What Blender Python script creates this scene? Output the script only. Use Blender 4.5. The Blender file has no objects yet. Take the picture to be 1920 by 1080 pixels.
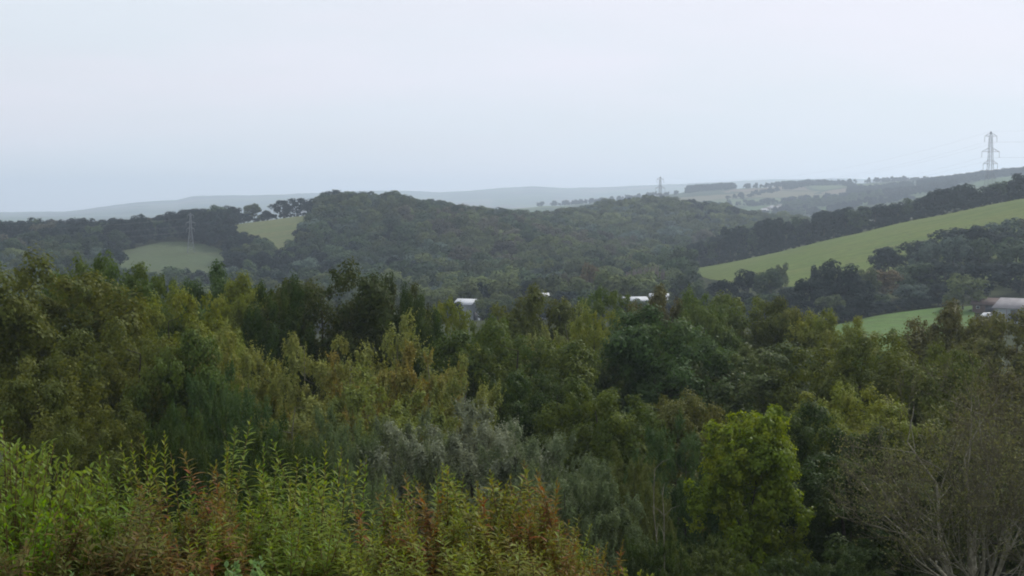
import bpy, bmesh, math, random
import numpy as np
from mathutils import Vector, Matrix

# ------------------------------------------------------------------ camera, sky, sun, exposure
SC = bpy.context.scene
COL = SC.collection
F, HY = 2900.0, 385.0                       # focal length in photo pixels, row of the true horizon
PITCH = math.atan((540.0 - HY) / F)
cam_d = bpy.data.cameras.new('camera')
cam_d.sensor_width = 36.0
cam_d.lens = 36.0 * F / 1920.0
cam_d.clip_start = 0.1
cam_d.clip_end = 60000.0
cam = bpy.data.objects.new('camera', cam_d)
COL.objects.link(cam)
cam.location = (0, 0, 0)
cam.rotation_euler = (math.pi / 2 - PITCH, 0, 0)
SC.camera = cam

SUN_EL, SUN_AZ = math.radians(42.0), math.radians(38.0)     # azimuth clockwise from the view direction (+Y)
world = bpy.data.worlds.new('World')
SC.world = world
world.use_nodes = True
wn, wl = world.node_tree.nodes, world.node_tree.links
wn.clear()
w_out = wn.new('ShaderNodeOutputWorld')
w_bg = wn.new('ShaderNodeBackground')
w_sky = wn.new('ShaderNodeTexSky')
w_sky.sky_type = 'NISHITA'
w_sky.sun_disc = False
w_sky.sun_elevation = SUN_EL
w_sky.sun_rotation = SUN_AZ
w_sky.altitude = 60
w_sky.air_density = 1.0
w_sky.dust_density = 2.5
w_sky.ozone_density = 1.0
# thin high overcast veil in front of the blue, slightly streaky
w_tc = wn.new('ShaderNodeTexCoord')
w_map = wn.new('ShaderNodeMapping')
w_map.inputs['Scale'].default_value = (1.6, 1.6, 7.0)
w_nz = wn.new('ShaderNodeTexNoise')
w_nz.inputs['Scale'].default_value = 2.2
w_nz.inputs['Detail'].default_value = 5.0
w_nz.inputs['Roughness'].default_value = 0.5
w_rmp = wn.new('ShaderNodeMapRange')
w_rmp.inputs['From Min'].default_value = 0.35
w_rmp.inputs['From Max'].default_value = 0.65
w_rmp.inputs['To Min'].default_value = 0.88
w_rmp.inputs['To Max'].default_value = 0.98
w_str = wn.new('ShaderNodeMix'); w_str.data_type = 'RGBA'; w_str.blend_type = 'MULTIPLY'
w_str.inputs['Factor'].default_value = 1.0
w_str.inputs['B'].default_value = (0.09, 0.09, 0.09, 1)       # Nishita strength 0.09
w_mix = wn.new('ShaderNodeMix'); w_mix.data_type = 'RGBA'
w_n2 = wn.new('ShaderNodeTexNoise'); w_n2.inputs['Scale'].default_value = 3.1; w_n2.inputs['Detail'].default_value = 4.0
w_m2 = wn.new('ShaderNodeMapping'); w_m2.inputs['Scale'].default_value = (1.0, 1.0, 5.0); w_m2.inputs['Location'].default_value = (3.1, 1.7, 0.4)
w_r2 = wn.new('ShaderNodeMapRange'); w_r2.inputs['From Min'].default_value = 0.36; w_r2.inputs['From Max'].default_value = 0.64
w_cl = wn.new('ShaderNodeMix'); w_cl.data_type = 'RGBA'
w_cl.inputs['A'].default_value = (0.815, 0.875, 0.945, 1)        # thinner, cooler veil
w_cl.inputs['B'].default_value = (0.900, 0.895, 0.985, 1)        # thicker, faintly lavender veil
wl.new(w_tc.outputs['Generated'], w_m2.inputs['Vector']); wl.new(w_m2.outputs['Vector'], w_n2.inputs['Vector'])
wl.new(w_n2.outputs['Fac'], w_r2.inputs['Value']); wl.new(w_r2.outputs['Result'], w_cl.inputs['Factor'])
wl.new(w_cl.outputs['Result'], w_mix.inputs['B'])
wl.new(w_tc.outputs['Generated'], w_map.inputs['Vector'])
wl.new(w_map.outputs['Vector'], w_nz.inputs['Vector'])
wl.new(w_nz.outputs['Fac'], w_rmp.inputs['Value'])
wl.new(w_sky.outputs['Color'], w_str.inputs['A'])
wl.new(w_str.outputs['Result'], w_mix.inputs['A'])
wl.new(w_rmp.outputs['Result'], w_mix.inputs['Factor'])
wl.new(w_mix.outputs['Result'], w_bg.inputs['Color'])
w_bg.inputs['Strength'].default_value = 1.0
wl.new(w_bg.outputs['Background'], w_out.inputs['Surface'])

sun_d = bpy.data.lights.new('sun', 'SUN')
sun_d.energy = 3.0
sun_d.angle = math.radians(8.0)
sun_d.color = (1.0, 0.975, 0.93)
sun = bpy.data.objects.new('sun', sun_d)
COL.objects.link(sun)
to_sun = Vector((math.sin(SUN_AZ) * math.cos(SUN_EL), math.cos(SUN_AZ) * math.cos(SUN_EL), math.sin(SUN_EL)))
sun.rotation_euler = to_sun.to_track_quat('Z', 'Y').to_euler()
sun.location = (0, 0, 300)

SC.view_settings.view_transform = 'Standard'
SC.view_settings.look = 'None'
SC.view_settings.gamma = 1.0
SC.view_settings.use_curve_mapping = False
SC.view_settings.exposure = 0.0
SC.render.engine = 'CYCLES'
SC.cycles.max_bounces = 6
SC.cycles.diffuse_bounces = 3
SC.cycles.transmission_bounces = 3
SC.cycles.volume_bounces = 3
SC.cycles.filter_width = 1.9

rng = np.random.default_rng(7)
random.seed(7)

# ------------------------------------------------------------------ helpers
def link(o, parent=None):
    COL.objects.link(o)
    if parent is not None:
        o.parent = parent
    return o

def empty(name, loc=(0, 0, 0), rz=0.0):
    o = bpy.data.objects.new(name, None)
    o.location = loc
    o.rotation_euler = (0, 0, rz)
    o.empty_display_size = 0.5
    return link(o)

def tag(o, label=None, cat=None, group=None, kind=None):
    if label: o['label'] = label
    if cat: o['category'] = cat
    if group: o['group'] = group
    if kind: o['kind'] = kind
    return o

def mesh_np(name, V, faces, mat, smooth=False, attrs=None):
    """V (n,3); faces: list of (k,m) index arrays; attrs: dict name -> (n,4) point colours"""
    me = bpy.data.meshes.new(name)
    V = np.asarray(V, dtype=np.float32)
    me.vertices.add(len(V))
    me.vertices.foreach_set('co', V.ravel())
    loops = np.concatenate([np.asarray(f, dtype=np.int32).ravel() for f in faces if len(f)])
    sizes = np.concatenate([np.full(len(f), np.asarray(f).shape[1], dtype=np.int32) for f in faces if len(f)])
    starts = np.concatenate([[0], np.cumsum(sizes)[:-1]]).astype(np.int32)
    me.loops.add(len(loops))
    me.loops.foreach_set('vertex_index', loops)
    me.polygons.add(len(sizes))
    me.polygons.foreach_set('loop_start', starts)
    me.polygons.foreach_set('loop_total', sizes)
    if smooth:
        me.polygons.foreach_set('use_smooth', np.ones(len(sizes), dtype=bool))
    me.update(calc_edges=True)
    if attrs:
        for k, a in attrs.items():
            at_ = me.attributes.new(k, 'FLOAT_COLOR', 'POINT')
            at_.data.foreach_set('color', np.asarray(a, dtype=np.float32).ravel())
    me.materials.append(mat)
    return me

def add(name, me, parent=None, loc=None):
    o = bpy.data.objects.new(name, me)
    if loc is not None: o.location = loc
    return link(o, parent)

class Tubes:
    """collects tapered tubes along polylines"""
    def __init__(self): self.V = []; self.Fc = []; self.n = 0
    def add(self, P, R, sides=5):
        P = np.asarray(P, dtype=float); R = np.asarray(R, dtype=float)
        T = np.gradient(P, axis=0)
        T /= np.linalg.norm(T, axis=1)[:, None] + 1e-9
        ref = np.array([0.31, 0.95, 0.05])
        A = np.cross(T, ref); A /= np.linalg.norm(A, axis=1)[:, None] + 1e-9
        B = np.cross(T, A)
        ang = np.arange(sides) * 2 * math.pi / sides
        ring = P[:, None, :] + R[:, None, None] * (np.cos(ang)[None, :, None] * A[:, None, :] + np.sin(ang)[None, :, None] * B[:, None, :])
        m = len(P)
        i = np.arange(m - 1)[:, None] * sides
        j = np.arange(sides)[None, :]
        j2 = (j + 1) % sides
        q = np.stack([i + j, i + j2, i + sides + j2, i + sides + j], axis=-1).reshape(-1, 4) + self.n
        self.V.append(ring.reshape(-1, 3)); self.Fc.append(q); self.n += m * sides
    def mesh(self, name, mat, smooth=True):
        return mesh_np(name, np.concatenate(self.V), [np.concatenate(self.Fc)], mat, smooth)

BOXF = np.array([[0, 3, 2, 1], [4, 5, 6, 7], [0, 1, 5, 4], [1, 2, 6, 5], [2, 3, 7, 6], [3, 0, 4, 7]])
def box_mesh(name, x0, x1, y0, y1, z0, z1, mat, bevel=0.0):
    V = [(x0, y0, z0), (x1, y0, z0), (x1, y1, z0), (x0, y1, z0), (x0, y0, z1), (x1, y0, z1), (x1, y1, z1), (x0, y1, z1)]
    me = mesh_np(name, V, [BOXF], mat)
    if bevel > 0:
        bm = bmesh.new(); bm.from_mesh(me)
        bmesh.ops.bevel(bm, geom=bm.edges[:], offset=bevel, segments=2, affect='EDGES')
        bm.to_mesh(me); bm.free()
    return me

def at(px, py, Y):
    """photo pixel at forward distance Y -> point in the world"""
    xv, yv = (px - 960.0) / F, (540.0 - py) / F
    dy = math.cos(PITCH) + yv * math.sin(PITCH)
    dz = -math.sin(PITCH) + yv * math.cos(PITCH)
    s = Y / dy
    return Vector((xv * s, Y, dz * s))

# ------------------------------------------------------------------ materials
def new_mat(name):
    m = bpy.data.materials.new(name); m.use_nodes = True
    n, l = m.node_tree.nodes, m.node_tree.links
    n.clear()
    out = n.new('ShaderNodeOutputMaterial')
    return m, n, l, out

def leaf_mat(name, transl=0.28, rough=0.55, src='INSTANCER', bal=(1, 1, 1)):
    m, n, l, out = new_mat(name)
    t1 = n.new('ShaderNodeAttribute'); t1.attribute_type = src; t1.attribute_name = 'tint'
    t2 = n.new('ShaderNodeAttribute'); t2.attribute_type = src; t2.attribute_name = 'tint2'
    lv = n.new('ShaderNodeAttribute'); lv.attribute_type = 'GEOMETRY'; lv.attribute_name = 'leafv'
    sep = n.new('ShaderNodeSeparateColor'); l.new(lv.outputs['Color'], sep.inputs['Color'])
    mx = n.new('ShaderNodeMix'); mx.data_type = 'RGBA'
    l.new(sep.outputs['Green'], mx.inputs['Factor'])
    l.new(t1.outputs['Color'], mx.inputs['A']); l.new(t2.outputs['Color'], mx.inputs['B'])
    mr = n.new('ShaderNodeMapRange'); mr.inputs['To Min'].default_value = 0.72; mr.inputs['To Max'].default_value = 1.32
    l.new(sep.outputs['Red'], mr.inputs['Value'])
    mu = n.new('ShaderNodeVectorMath'); mu.operation = 'SCALE'
    bl = n.new('ShaderNodeVectorMath'); bl.operation = 'MULTIPLY'; bl.inputs[1].default_value = bal
    l.new(mx.outputs['Result'], bl.inputs[0])
    l.new(bl.outputs['Vector'], mu.inputs['Vector']); l.new(mr.outputs['Result'], mu.inputs['Scale'])
    pb = n.new('ShaderNodeBsdfPrincipled')
    pb.inputs['Roughness'].default_value = rough
    pb.inputs['Specular IOR Level'].default_value = 0.06
    l.new(mu.outputs['Vector'], pb.inputs['Base Color'])
    tr = n.new('ShaderNodeBsdfTranslucent')
    hs = n.new('ShaderNodeHueSaturation'); hs.inputs['Hue'].default_value = 0.488; hs.inputs['Saturation'].default_value = 1.15; hs.inputs['Value'].default_value = 1.25
    l.new(mu.outputs['Vector'], hs.inputs['Color']); l.new(hs.outputs['Color'], tr.inputs['Color'])
    ms = n.new('ShaderNodeMixShader'); ms.inputs['Fac'].default_value = transl
    l.new(pb.outputs['BSDF'], ms.inputs[1]); l.new(tr.outputs['BSDF'], ms.inputs[2])
    l.new(ms.outputs['Shader'], out.inputs['Surface'])
    return m

def noise_mat(name, c1, c2, scale, rough=0.9, detail=6.0, c3=None, bump=0.0, spec=0.2, metallic=0.0):
    m, n, l, out = new_mat(name)
    tc = n.new('ShaderNodeTexCoord')
    nz = n.new('ShaderNodeTexNoise'); nz.inputs['Scale'].default_value = scale; nz.inputs['Detail'].default_value = detail
    nz.inputs['Roughness'].default_value = 0.62
    l.new(tc.outputs['Object'], nz.inputs['Vector'])
    rp = n.new('ShaderNodeValToRGB')
    rp.color_ramp.elements[0].position = 0.34; rp.color_ramp.elements[0].color = (*c1, 1)
    rp.color_ramp.elements[1].position = 0.66; rp.color_ramp.elements[1].color = (*c2, 1)
    if c3:
        e = rp.color_ramp.elements.new(0.52); e.color = (*c3, 1)
    l.new(nz.outputs['Fac'], rp.inputs['Fac'])
    pb = n.new('ShaderNodeBsdfPrincipled'); pb.inputs['Roughness'].default_value = rough
    pb.inputs['Specular IOR Level'].default_value = spec; pb.inputs['Metallic'].default_value = metallic
    l.new(rp.outputs['Color'], pb.inputs['Base Color'])
    if bump:
        bp = n.new('ShaderNodeBump'); bp.inputs['Strength'].default_value = 0.6; bp.inputs['Distance'].default_value = bump
        l.new(nz.outputs['Fac'], bp.inputs['Height']); l.new(bp.outputs['Normal'], pb.inputs['Normal'])
    l.new(pb.outputs['BSDF'], out.inputs['Surface'])
    return m

def grass_mat(name, c1, c2, c3):
    """meadow: broad patches, fine mottling and faint mowing/grazing lines, all in world metres"""
    m, n, l, out = new_mat(name)
    tc = n.new('ShaderNodeTexCoord')
    a = n.new('ShaderNodeTexNoise'); a.inputs['Scale'].default_value = 0.018; a.inputs['Detail'].default_value = 4
    b = n.new('ShaderNodeTexNoise'); b.inputs['Scale'].default_value = 0.35; b.inputs['Detail'].default_value = 7; b.inputs['Roughness'].default_value = 0.7
    mp = n.new('ShaderNodeMapping'); mp.inputs['Scale'].default_value = (0.02, 0.22, 0.1); mp.inputs['Rotation'].default_value = (0, 0, 0.5)
    s = n.new('ShaderNodeTexNoise'); s.inputs['Scale'].default_value = 1.0; s.inputs['Detail'].default_value = 3
    for x in (a, b): l.new(tc.outputs['Object'], x.inputs['Vector'])
    l.new(tc.outputs['Object'], mp.inputs['Vector']); l.new(mp.outputs['Vector'], s.inputs['Vector'])
    r1 = n.new('ShaderNodeValToRGB')
    r1.color_ramp.elements[0].position = 0.36; r1.color_ramp.elements[0].color = (*c1, 1)
    r1.color_ramp.elements[1].position = 0.64; r1.color_ramp.elements[1].color = (*c2, 1)
    l.new(a.outputs['Fac'], r1.inputs['Fac'])
    mr = n.new('ShaderNodeMapRange'); mr.inputs['From Min'].default_value = 0.4; mr.inputs['From Max'].default_value = 0.62
    l.new(s.outputs['Fac'], mr.inputs['Value'])
    mx = n.new('ShaderNodeMix'); mx.data_type = 'RGBA'; mx.inputs['B'].default_value = (*c3, 1)
    sc = n.new('ShaderNodeMath'); sc.operation = 'MULTIPLY'; sc.inputs[1].default_value = 0.85
    l.new(mr.outputs['Result'], sc.inputs[0]); l.new(sc.outputs[0], mx.inputs['Factor']); l.new(r1.outputs['Color'], mx.inputs['A'])
    m2 = n.new('ShaderNodeMapRange'); m2.inputs['From Min'].default_value = 0.3; m2.inputs['From Max'].default_value = 0.7
    m2.inputs['To Min'].default_value = 0.72; m2.inputs['To Max'].default_value = 1.22
    l.new(b.outputs['Fac'], m2.inputs['Value'])
    mu = n.new('ShaderNodeVectorMath'); mu.operation = 'SCALE'
    l.new(mx.outputs['Result'], mu.inputs['Vector']); l.new(m2.outputs['Result'], mu.inputs['Scale'])
    pb = n.new('ShaderNodeBsdfPrincipled'); pb.inputs['Roughness'].default_value = 0.95; pb.inputs['Specular IOR Level'].default_value = 0.1
    l.new(mu.outputs['Vector'], pb.inputs['Base Color'])
    bp = n.new('ShaderNodeBump'); bp.inputs['Strength'].default_value = 0.8; bp.inputs['Distance'].default_value = 0.5
    l.new(b.outputs['Fac'], bp.inputs['Height']); l.new(bp.outputs['Normal'], pb.inputs['Normal'])
    l.new(pb.outputs['BSDF'], out.inputs['Surface'])
    return m

def terrain_mat():
    """undergrowth near by, farmland patchwork with hedges and copses from 1.8 km out"""
    m, n, l, out = new_mat('terrain')
    tc = n.new('ShaderNodeTexCoord')
    flat = n.new('ShaderNodeMapping'); flat.inputs['Scale'].default_value = (1, 1, 0)
    l.new(tc.outputs['Object'], flat.inputs['Vector'])
    ln = n.new('ShaderNodeVectorMath'); ln.operation = 'LENGTH'; l.new(flat.outputs['Vector'], ln.inputs[0])
    far = n.new('ShaderNodeMapRange'); far.inputs['From Min'].default_value = 1500; far.inputs['From Max'].default_value = 1700
    l.new(ln.outputs['Value'], far.inputs['Value'])
    nz = n.new('ShaderNodeTexNoise'); nz.inputs['Scale'].default_value = 0.15; nz.inputs['Detail'].default_value = 8
    l.new(tc.outputs['Object'], nz.inputs['Vector'])
    r1 = n.new('ShaderNodeValToRGB')
    r1.color_ramp.elements[0].position = 0.35; r1.color_ramp.elements[0].color = (0.018, 0.022, 0.009, 1)
    r1.color_ramp.elements[1].position = 0.65; r1.color_ramp.elements[1].color = (0.045, 0.055, 0.018, 1)
    l.new(nz.outputs['Fac'], r1.inputs['Fac'])
    wob = n.new('ShaderNodeTexNoise'); wob.inputs['Scale'].default_value = 0.004; wob.inputs['Detail'].default_value = 3
    l.new(flat.outputs['Vector'], wob.inputs['Vector'])
    wm = n.new('ShaderNodeVectorMath'); wm.operation = 'SCALE'; wm.inputs['Scale'].default_value = 160.0
    l.new(wob.outputs['Color'], wm.inputs[0])
    ad = n.new('ShaderNodeVectorMath'); ad.operation = 'ADD'
    l.new(flat.outputs['Vector'], ad.inputs[0]); l.new(wm.outputs['Vector'], ad.inputs[1])
    cell = n.new('ShaderNodeTexVoronoi'); cell.voronoi_dimensions = '2D'; cell.inputs['Scale'].default_value = 1 / 210.0
    edge = n.new('ShaderNodeTexVoronoi'); edge.voronoi_dimensions = '2D'; edge.feature = 'DISTANCE_TO_EDGE'; edge.inputs['Scale'].default_value = 1 / 210.0
    for v in (cell, edge): l.new(ad.outputs['Vector'], v.inputs['Vector'])
    sp = n.new('ShaderNodeSeparateColor'); l.new(cell.outputs['Color'], sp.inputs['Color'])
    rc = n.new('ShaderNodeValToRGB'); cr = rc.color_ramp; cr.interpolation = 'CONSTANT'
    cols = [(0.0, (0.06, 0.095, 0.035)), (0.2, (0.08, 0.105, 0.045)), (0.4, (0.12, 0.11, 0.065)), (0.52, (0.05, 0.08, 0.03)),
            (0.7, (0.13, 0.105, 0.075)), (0.8, (0.09, 0.12, 0.05)), (0.92, (0.10, 0.075, 0.055))]
    cr.elements[0].position = 0; cr.elements[0].color = (*cols[0][1], 1)
    cr.elements[1].position = cols[1][0]; cr.elements[1].color = (*cols[1][1], 1)
    for p, c in cols[2:]:
        e = cr.elements.new(p); e.color = (*c, 1)
    l.new(sp.outputs['Red'], rc.inputs['Fac'])
    hd = n.new('ShaderNodeMath'); hd.operation = 'LESS_THAN'; hd.inputs[1].default_value = 0.035
    l.new(edge.outputs['Distance'], hd.inputs[0])
    cop = n.new('ShaderNodeTexNoise'); cop.inputs['Scale'].default_value = 0.0028; cop.inputs['Detail'].default_value = 5
    l.new(flat.outputs['Vector'], cop.inputs['Vector'])
    cg = n.new('ShaderNodeMath'); cg.operation = 'GREATER_THAN'; cg.inputs[1].default_value = 0.53
    l.new(cop.outputs['Fac'], cg.inputs[0])
    mxx = n.new('ShaderNodeMath'); mxx.operation = 'MAXIMUM'; l.new(hd.outputs[0], mxx.inputs[0]); l.new(cg.outputs[0], mxx.inputs[1])
    fm = n.new('ShaderNodeMix'); fm.data_type = 'RGBA'; fm.inputs['B'].default_value = (0.03, 0.045, 0.022, 1)
    l.new(mxx.outputs[0], fm.inputs['Factor']); l.new(rc.outputs['Color'], fm.inputs['A'])
    mx = n.new('ShaderNodeMix'); mx.data_type = 'RGBA'
    l.new(far.outputs['Result'], mx.inputs['Factor']); l.new(r1.outputs['Color'], mx.inputs['A']); l.new(fm.outputs['Result'], mx.inputs['B'])
    pb = n.new('ShaderNodeBsdfPrincipled'); pb.inputs['Roughness'].default_value = 1.0; pb.inputs['Specular IOR Level'].default_value = 0.05
    l.new(mx.outputs['Result'], pb.inputs['Base Color'])
    l.new(pb.outputs['BSDF'], out.inputs['Surface'])
    return m

M_LEAF = leaf_mat('leaf', bal=(1.02, 1.20, 0.86))
M_LEAF_GLOSS = leaf_mat('leaf_gloss', transl=0.42, rough=0.42, bal=(1.38, 1.56, 1.25))
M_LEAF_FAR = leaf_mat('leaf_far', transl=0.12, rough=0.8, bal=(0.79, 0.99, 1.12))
M_BARK = noise_mat('bark', (0.035, 0.03, 0.022), (0.085, 0.075, 0.055), 6.0, c3=(0.055, 0.05, 0.035), bump=0.02)
M_BARK_PALE = noise_mat('bark_pale', (0.11, 0.10, 0.075), (0.24, 0.225, 0.17), 5.0, c3=(0.15, 0.14, 0.10), bump=0.02)
M_BARK_LICHEN = noise_mat('bark_lichen', (0.16, 0.15, 0.11), (0.34, 0.325, 0.25), 5.0, c3=(0.22, 0.21, 0.155), bump=0.02)
M_TWIG = noise_mat('twig', (0.085, 0.075, 0.045), (0.15, 0.14, 0.085), 2.0, c3=(0.115, 0.105, 0.062))
M_POPLAR = noise_mat('poplar_twig', (0.15, 0.125, 0.115), (0.25, 0.215, 0.20), 1.0)
M_STEM = noise_mat('stem', (0.10, 0.05, 0.03), (0.16, 0.12, 0.045), 8.0)
M_STEEL = noise_mat('galvanised_steel', (0.16, 0.17, 0.18), (0.26, 0.27, 0.28), 0.6, rough=0.6, spec=0.4, metallic=0.3)
M_INSUL = noise_mat('insulator_glass', (0.12, 0.14, 0.15), (0.2, 0.22, 0.22), 3.0, rough=0.3)

# ------------------------------------------------------------------ terrain
COLS = np.array([-300, 0, 240, 480, 600, 720, 960, 1200, 1300, 1440, 1680, 1920, 2250], float)
STA = [2, 4, 14, 30, 60, 80, 110, 150, 220, 300, 400, 550, 700, 850, 1000, 1150, 1300, 1500, 2000, 2600, 3200, 4200, 5600, 7200, 9000, 9800, 10500]
nearz = [-1.7, -2.0, -4.4, -9, -16.5, -20, -23.5, -27, -30.5, -32]
FARROWS = {   # ground height at each column, metres above the eye
    400:  [-46, -46, -46, -41, -35, -31.5, -31, -31, -32, -33, -31, -31, -28],
    550:  [-50, -50, -48, -46, -44, -41, -40, -40, -36, -29.5, -24.5, -20, -12],
    700:  [-42, -42, -41, -40, -39, -37, -37, -37, -31, -22.5, -9.5, 2.4, 12],
    850:  [-30, -30, -28, -27, -22, -19, -25, -36, -33, -26, -8, 4, 14],
    1000: [-25, -24, -21, -10, -5, -5, -18, -33, -33, -29, -13, 0, 10],
    1150: [-24, -24, -23, -13, -9, -9, -20, -22, -24, -29, -20, -6, 4],
    1300: [-28, -28, -32, -22, -18, -18, -24, -7.5, -10, -22, -26, -10, 0],
    1500: [-32, -32, -40, -38, -36, -32, -30, -18, -18, -30, -28, -8, 4],
    2000: [-55, -55, -55, -55, -55, -52, -48, -38, -30, -20, -3, 12, 20],
    2600: [-55, -55, -55, -55, -52, -48, -32, -10, -3, 2, 18, 50, 60],
    3200: [-50, -50, -50, -48, -45, -38, -10, 10, 28, 40, 47, 56, 60],
    4200: [-50, -50, -48, -45, -42, -38, -20, 0, 15, 30, 45, 50, 50],
    5600: [-50, -50, -45, -35, -30, -25, -10, 0, 10, 30, 50, 50, 50],
}
RIDGE = np.array([(-300, 404), (0, 398), (120, 396), (175, 389), (260, 379), (330, 376), (365, 368), (430, 367), (560, 363), (650, 359), (760, 359), (830, 361),
                  (930, 354), (1000, 350), (1070, 354), (1150, 350), (1260, 346), (1340, 342), (1440, 338), (1560, 337), (1700, 339), (1920, 341), (2250, 350)], float)
def rowz(Y, c):
    ridge = (HY - np.interp(c, RIDGE[:, 0], RIDGE[:, 1])) / F * 9000
    if Y <= 300: return np.full(len(c), nearz[STA.index(Y)]) + (c - 960) / 960 * {2: 0, 4: 0, 14: 0}.get(Y, 0)
    if Y in FARROWS: return np.interp(c, COLS, FARROWS[Y])
    return {7200: ridge * 0.55 - 22, 9000: ridge, 9800: ridge * 0.8 - 15, 10500: ridge * 0.3 - 60}[Y]

def smooth_cols(c):
    """eased interpolation position between table columns"""
    return c
TH_IN = np.radians(np.arange(-30, 30.01, 0.125))
TH_OUT = np.radians(np.arange(34, 326.1, 4.0))
TH = np.concatenate([TH_IN, TH_OUT])
R_GRID = np.concatenate([[0.0, 1.0], np.geomspace(2, 10500, 230)])
PXC = 960 + F * np.tan(np.clip(TH_IN, -0.5, 0.5))
ctrl = np.array([rowz(Y, PXC) for Y in STA])                   # stations x inner columns
k = np.exp(-0.5 * (np.arange(-14, 15) / 5.0) ** 2); k /= k.sum()
for i, Y in enumerate(STA):                                    # ease the column steps except on the fine far ridge
    if 400 <= Y <= 5600:
        ctrl[i] = np.convolve(np.pad(ctrl[i], 14, mode='edge'), k, mode='valid')
def pchip(x, y, xq):
    h = np.diff(x)[:, None]; d = np.diff(y, axis=0) / h
    m = np.zeros_like(y)
    s = d[:-1] * d[1:] > 0
    w1 = 2 * h[1:] + h[:-1]; w2 = h[1:] + 2 * h[:-1]
    with np.errstate(divide='ignore', invalid='ignore'):
        hm = (w1 + w2) / (w1 / d[:-1] + w2 / d[1:])
    m[1:-1] = np.where(s, hm, 0); m[0] = d[0]; m[-1] = d[-1]
    i = np.clip(np.searchsorted(x, xq) - 1, 0, len(x) - 2)
    t = ((xq - x[i]) / (x[i + 1] - x[i]))[:, None]; hh = (x[i + 1] - x[i])[:, None]
    return (2 * t ** 3 - 3 * t ** 2 + 1) * y[i] + (t ** 3 - 2 * t ** 2 + t) * hh * m[i] + (-2 * t ** 3 + 3 * t ** 2) * y[i + 1] + (t ** 3 - t ** 2) * hh * m[i + 1]
Rq = np.clip(R_GRID, 2, 10500)
zin = pchip(np.log(np.array(STA, float)), ctrl, np.log(Rq))    # r x inner theta
# around the back: ease from the right edge to the left edge
tt = ((TH_OUT - TH_OUT[0]) / (TH_OUT[-1] - TH_OUT[0]))
tt = tt * tt * (3 - 2 * tt)
zout = zin[:, -1:] * (1 - tt) + zin[:, :1] * tt
ZG = np.concatenate([zin, zout], axis=1)
XG = R_GRID[:, None] * np.sin(TH)[None]; YG = R_GRID[:, None] * np.cos(TH)[None]
def wavy(x, y, seed):
    r = np.random.default_rng(seed); o = np.zeros_like(x)
    for lam, amp in ((900, 1.0), (380, .6), (170, .35), (75, .22), (34, .12)):
        for _ in range(3):
            a = r.uniform(0, 6.28); o = o + amp / 2 * np.sin((x * math.cos(a) + y * math.sin(a)) * 6.283 / lam + r.uniform(0, 6.28))
    return o
RR = np.sqrt(XG ** 2 + YG ** 2)
ZG = ZG + wavy(XG, YG, 3) * np.interp(RR, [0, 30, 200, 1500, 3000, 5600, 9000, 10500], [0, .25, .8, .9, 3.5, 5, 3.5, 3])
ZG[0] = ZG[1] = -1.7
TH_W = np.concatenate([TH, [TH[0] + 2 * math.pi]]); ZG_W = np.concatenate([ZG, ZG[:, :1]], axis=1)
def ground(x, y):
    x = np.atleast_1d(np.asarray(x, float)); y = np.atleast_1d(np.asarray(y, float))
    r = np.hypot(x, y); th = np.arctan2(x, y); th = np.where(th < TH[0], th + 2 * math.pi, th)
    i = np.clip(np.searchsorted(R_GRID, r) - 1, 0, len(R_GRID) - 2); j = np.clip(np.searchsorted(TH_W, th) - 1, 0, len(TH_W) - 2)
    a = np.clip((r - R_GRID[i]) / (R_GRID[i + 1] - R_GRID[i]), 0, 1); b = (th - TH_W[j]) / (TH_W[j + 1] - TH_W[j])
    return (ZG_W[i, j] * (1 - a) + ZG_W[i + 1, j] * a) * (1 - b) + (ZG_W[i, j + 1] * (1 - a) + ZG_W[i + 1, j + 1] * a) * b
def gz(x, y): return float(ground(x, y)[0])

nR, nT = ZG.shape
ii, jj = np.meshgrid(np.arange(nR - 1), np.arange(nT), indexing='ij')
j2 = (jj + 1) % nT
quads = np.stack([ii * nT + jj, ii * nT + j2, (ii + 1) * nT + j2, (ii + 1) * nT + jj], -1).reshape(-1, 4)[:, ::-1]
terr = add('ground', mesh_np('ground', np.stack([XG, YG, ZG], -1).reshape(-1, 3), [quads], terrain_mat(), smooth=True))
tag(terr, 'rolling farmland and valley ground reaching the far ridge', None, None, 'structure')

def pxY(px, Y):                     # photo column and forward distance -> ground x, y
    return (px - 960.0) / F * Y, Y

def draped(name, poly_pxY, mat, lift, label, nu=60, nv=30):
    """a field: poly given as rows [(px, Ynear, Yfar), ...] left to right"""
    P = np.array(poly_pxY, float)
    us = np.linspace(P[0, 0], P[-1, 0], nu)
    y0 = np.interp(us, P[:, 0], P[:, 1]); y1 = np.interp(us, P[:, 0], P[:, 2])
    v = np.linspace(0, 1, nv)[:, None]
    Yv = y0[None] * (1 - v) + y1[None] * v
    Xv = (us[None] - 960) / F * Yv
    Z = ground(Xv.ravel(), Yv.ravel()).reshape(Xv.shape) + lift
    i, j = np.meshgrid(np.arange(nv - 1), np.arange(nu - 1), indexing='ij')
    q = np.stack([i * nu + j, i * nu + j + 1, (i + 1) * nu + j + 1, (i + 1) * nu + j], -1).reshape(-1, 4)
    o = add(name, mesh_np(name, np.stack([Xv, Yv, Z], -1).reshape(-1, 3), [q], mat, smooth=True))
    FIELDS.append(P)
    tag(o, label, None, None, 'structure')
    return o
FIELDS = []
def in_field(x, y, pad=0.0):
    px = x / y * F + 960
    for P in FIELDS:
        if P[0, 0] - pad / y * F < px < P[-1, 0] + pad / y * F:
            if np.interp(px, P[:, 0], P[:, 1]) - pad < y < np.interp(px, P[:, 0], P[:, 2]) + pad: return True
    return False
M_G1 = grass_mat('meadow_bright', (0.058, 0.096, 0.013), (0.084, 0.122, 0.019), (0.108, 0.126, 0.028))
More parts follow.
